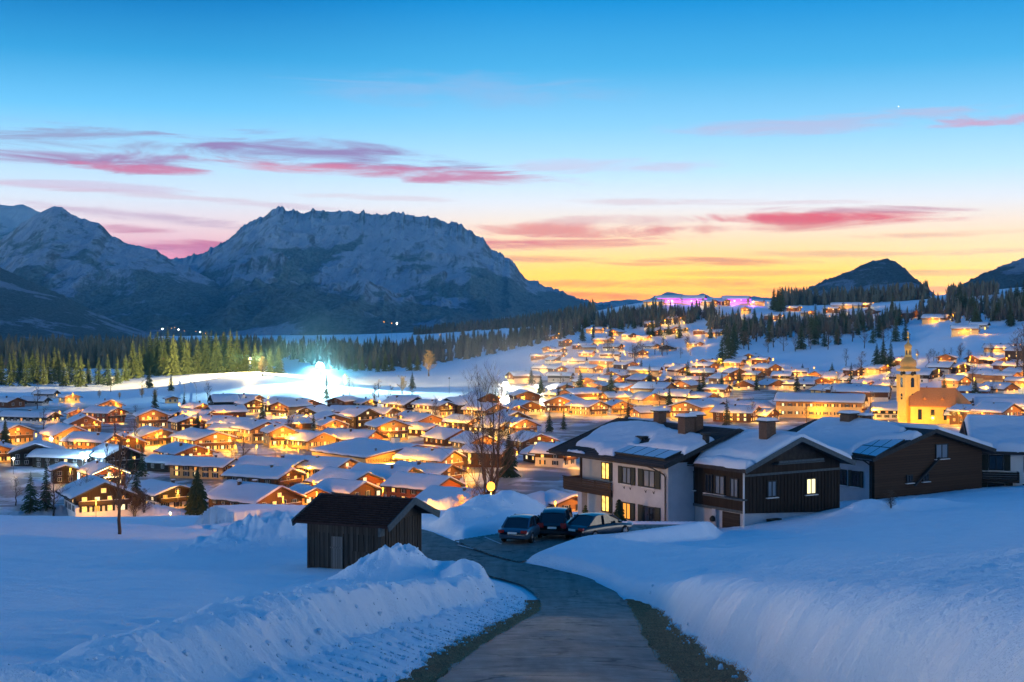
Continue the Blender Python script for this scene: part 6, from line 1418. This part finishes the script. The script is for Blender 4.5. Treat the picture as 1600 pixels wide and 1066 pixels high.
wood_mass('far_wood', [[(430, 556), (430, 545), (640, 545), (800, 530), (860, 512), (930, 496), (930, 508), (880, 530), (760, 556), (640, 575), (520, 580)], [(640, 512), (760, 505), (880, 500), (930, 490), (930, 500), (860, 510), (700, 520)]], 2300, (9, 26), 2, lo=1300, bare=.45)
wood_mass('far_wood', [[(1120, 500), (1180, 508), (1300, 505), (1420, 496), (1420, 512), (1300, 525), (1150, 532), (1100, 528)], [(1420, 500), (1450, 478), (1600, 468), (1700, 470), (1700, 500), (1500, 505)], [(930, 500), (1000, 490), (1120, 492), (1120, 500), (1000, 512), (930, 515)], [(1480, 462), (1560, 456), (1560, 460), (1480, 468)]], 2000, (7, 22), 3, lo=1200, bare=.6)
wood_mass('far_wood', [[(1215, 474), (1300, 470), (1450, 466), (1450, 474), (1300, 478), (1215, 480)]], 520, (10, 28), 4, lo=2000)
def ridge_wood(name, G, n, ht, seed, ur, smin=.3):
    X, Y, Z = G; rng = np.random.default_rng(seed); nn, mm = X.shape
    pts_ = []
    def on(u, v):
        i = int(rng.uniform(smin, 1)*(nn*.82)); j = int(rng.uniform(*ur)*mm); return X[i, j], Y[i, j], Z[i, j]
    wood_mass(name, [[(0, 0), (1, 0), (1, 1), (0, 1)]], n, ht, seed, on=on)
# ------------------------------------------------------------------ the air
m = bpy.data.materials.new('air'); m.use_nodes = True; m.node_tree.nodes.clear()
pv = nd(m, 'ShaderNodeVolumePrincipled'); om = nd(m, 'ShaderNodeOutputMaterial'); lk(m, pv.outputs[0], om.inputs['Volume'])
pv.inputs['Color'].default_value = (.1, .54, .95, 1); pv.inputs['Density'].default_value = 2.8e-5
mb = MB(); mb.box((0, 1000, 390), (28000, 32000, 930)); tag(mb.build('haze', m), kind='stuff')
S.cycles.volume_bounces = 0

def mist(name, u, v, d, rad, dens, col):
    m = bpy.data.materials.new(name); m.use_nodes = True; m.node_tree.nodes.clear()
    pv = nd(m, 'ShaderNodeVolumePrincipled'); om = nd(m, 'ShaderNodeOutputMaterial'); lk(m, pv.outputs[0], om.inputs['Volume'])
    pv.inputs['Color'].default_value = col
    c = nd(m, 'ShaderNodeTexCoord').outputs['Object']; ln = nd(m, 'ShaderNodeVectorMath', operation='LENGTH'); lk(m, c, ln.inputs[0])
    f = math_(m, 'POWER', maprange(m, ln.outputs['Value'], 0, 1, 1, 0), 1.6); f = math_(m, 'MULTIPLY', f, maprange(m, noise(m, c, 2.2, 3), .3, .75, .1, 1.6)) if rad[0] > 80 else f
    lk(m, math_(m, 'MULTIPLY', f, dens), pv.inputs['Density'])
    bm = bmesh.new(); bmesh.ops.create_icosphere(bm, subdivisions=3, radius=1); me = bpy.data.meshes.new(name); bm.to_mesh(me); bm.free(); me.materials.append(m)
    o = link(name, me, None, W(u, v, d)); o.scale = rad; tag(o, kind='stuff')
mist('mist_and_glare', 815, 574, 960, (110, 130, 40), .0022, (.95, .93, .9, 1))
mist('mist_and_glare', 500, 572, 965, (58, 58, 52), .0032, (.4, .88, 1, 1))  # teal volume added round the floodlight to imitate its glare
S.cycles.volume_step_rate = 2; S.cycles.volume_max_steps = 96
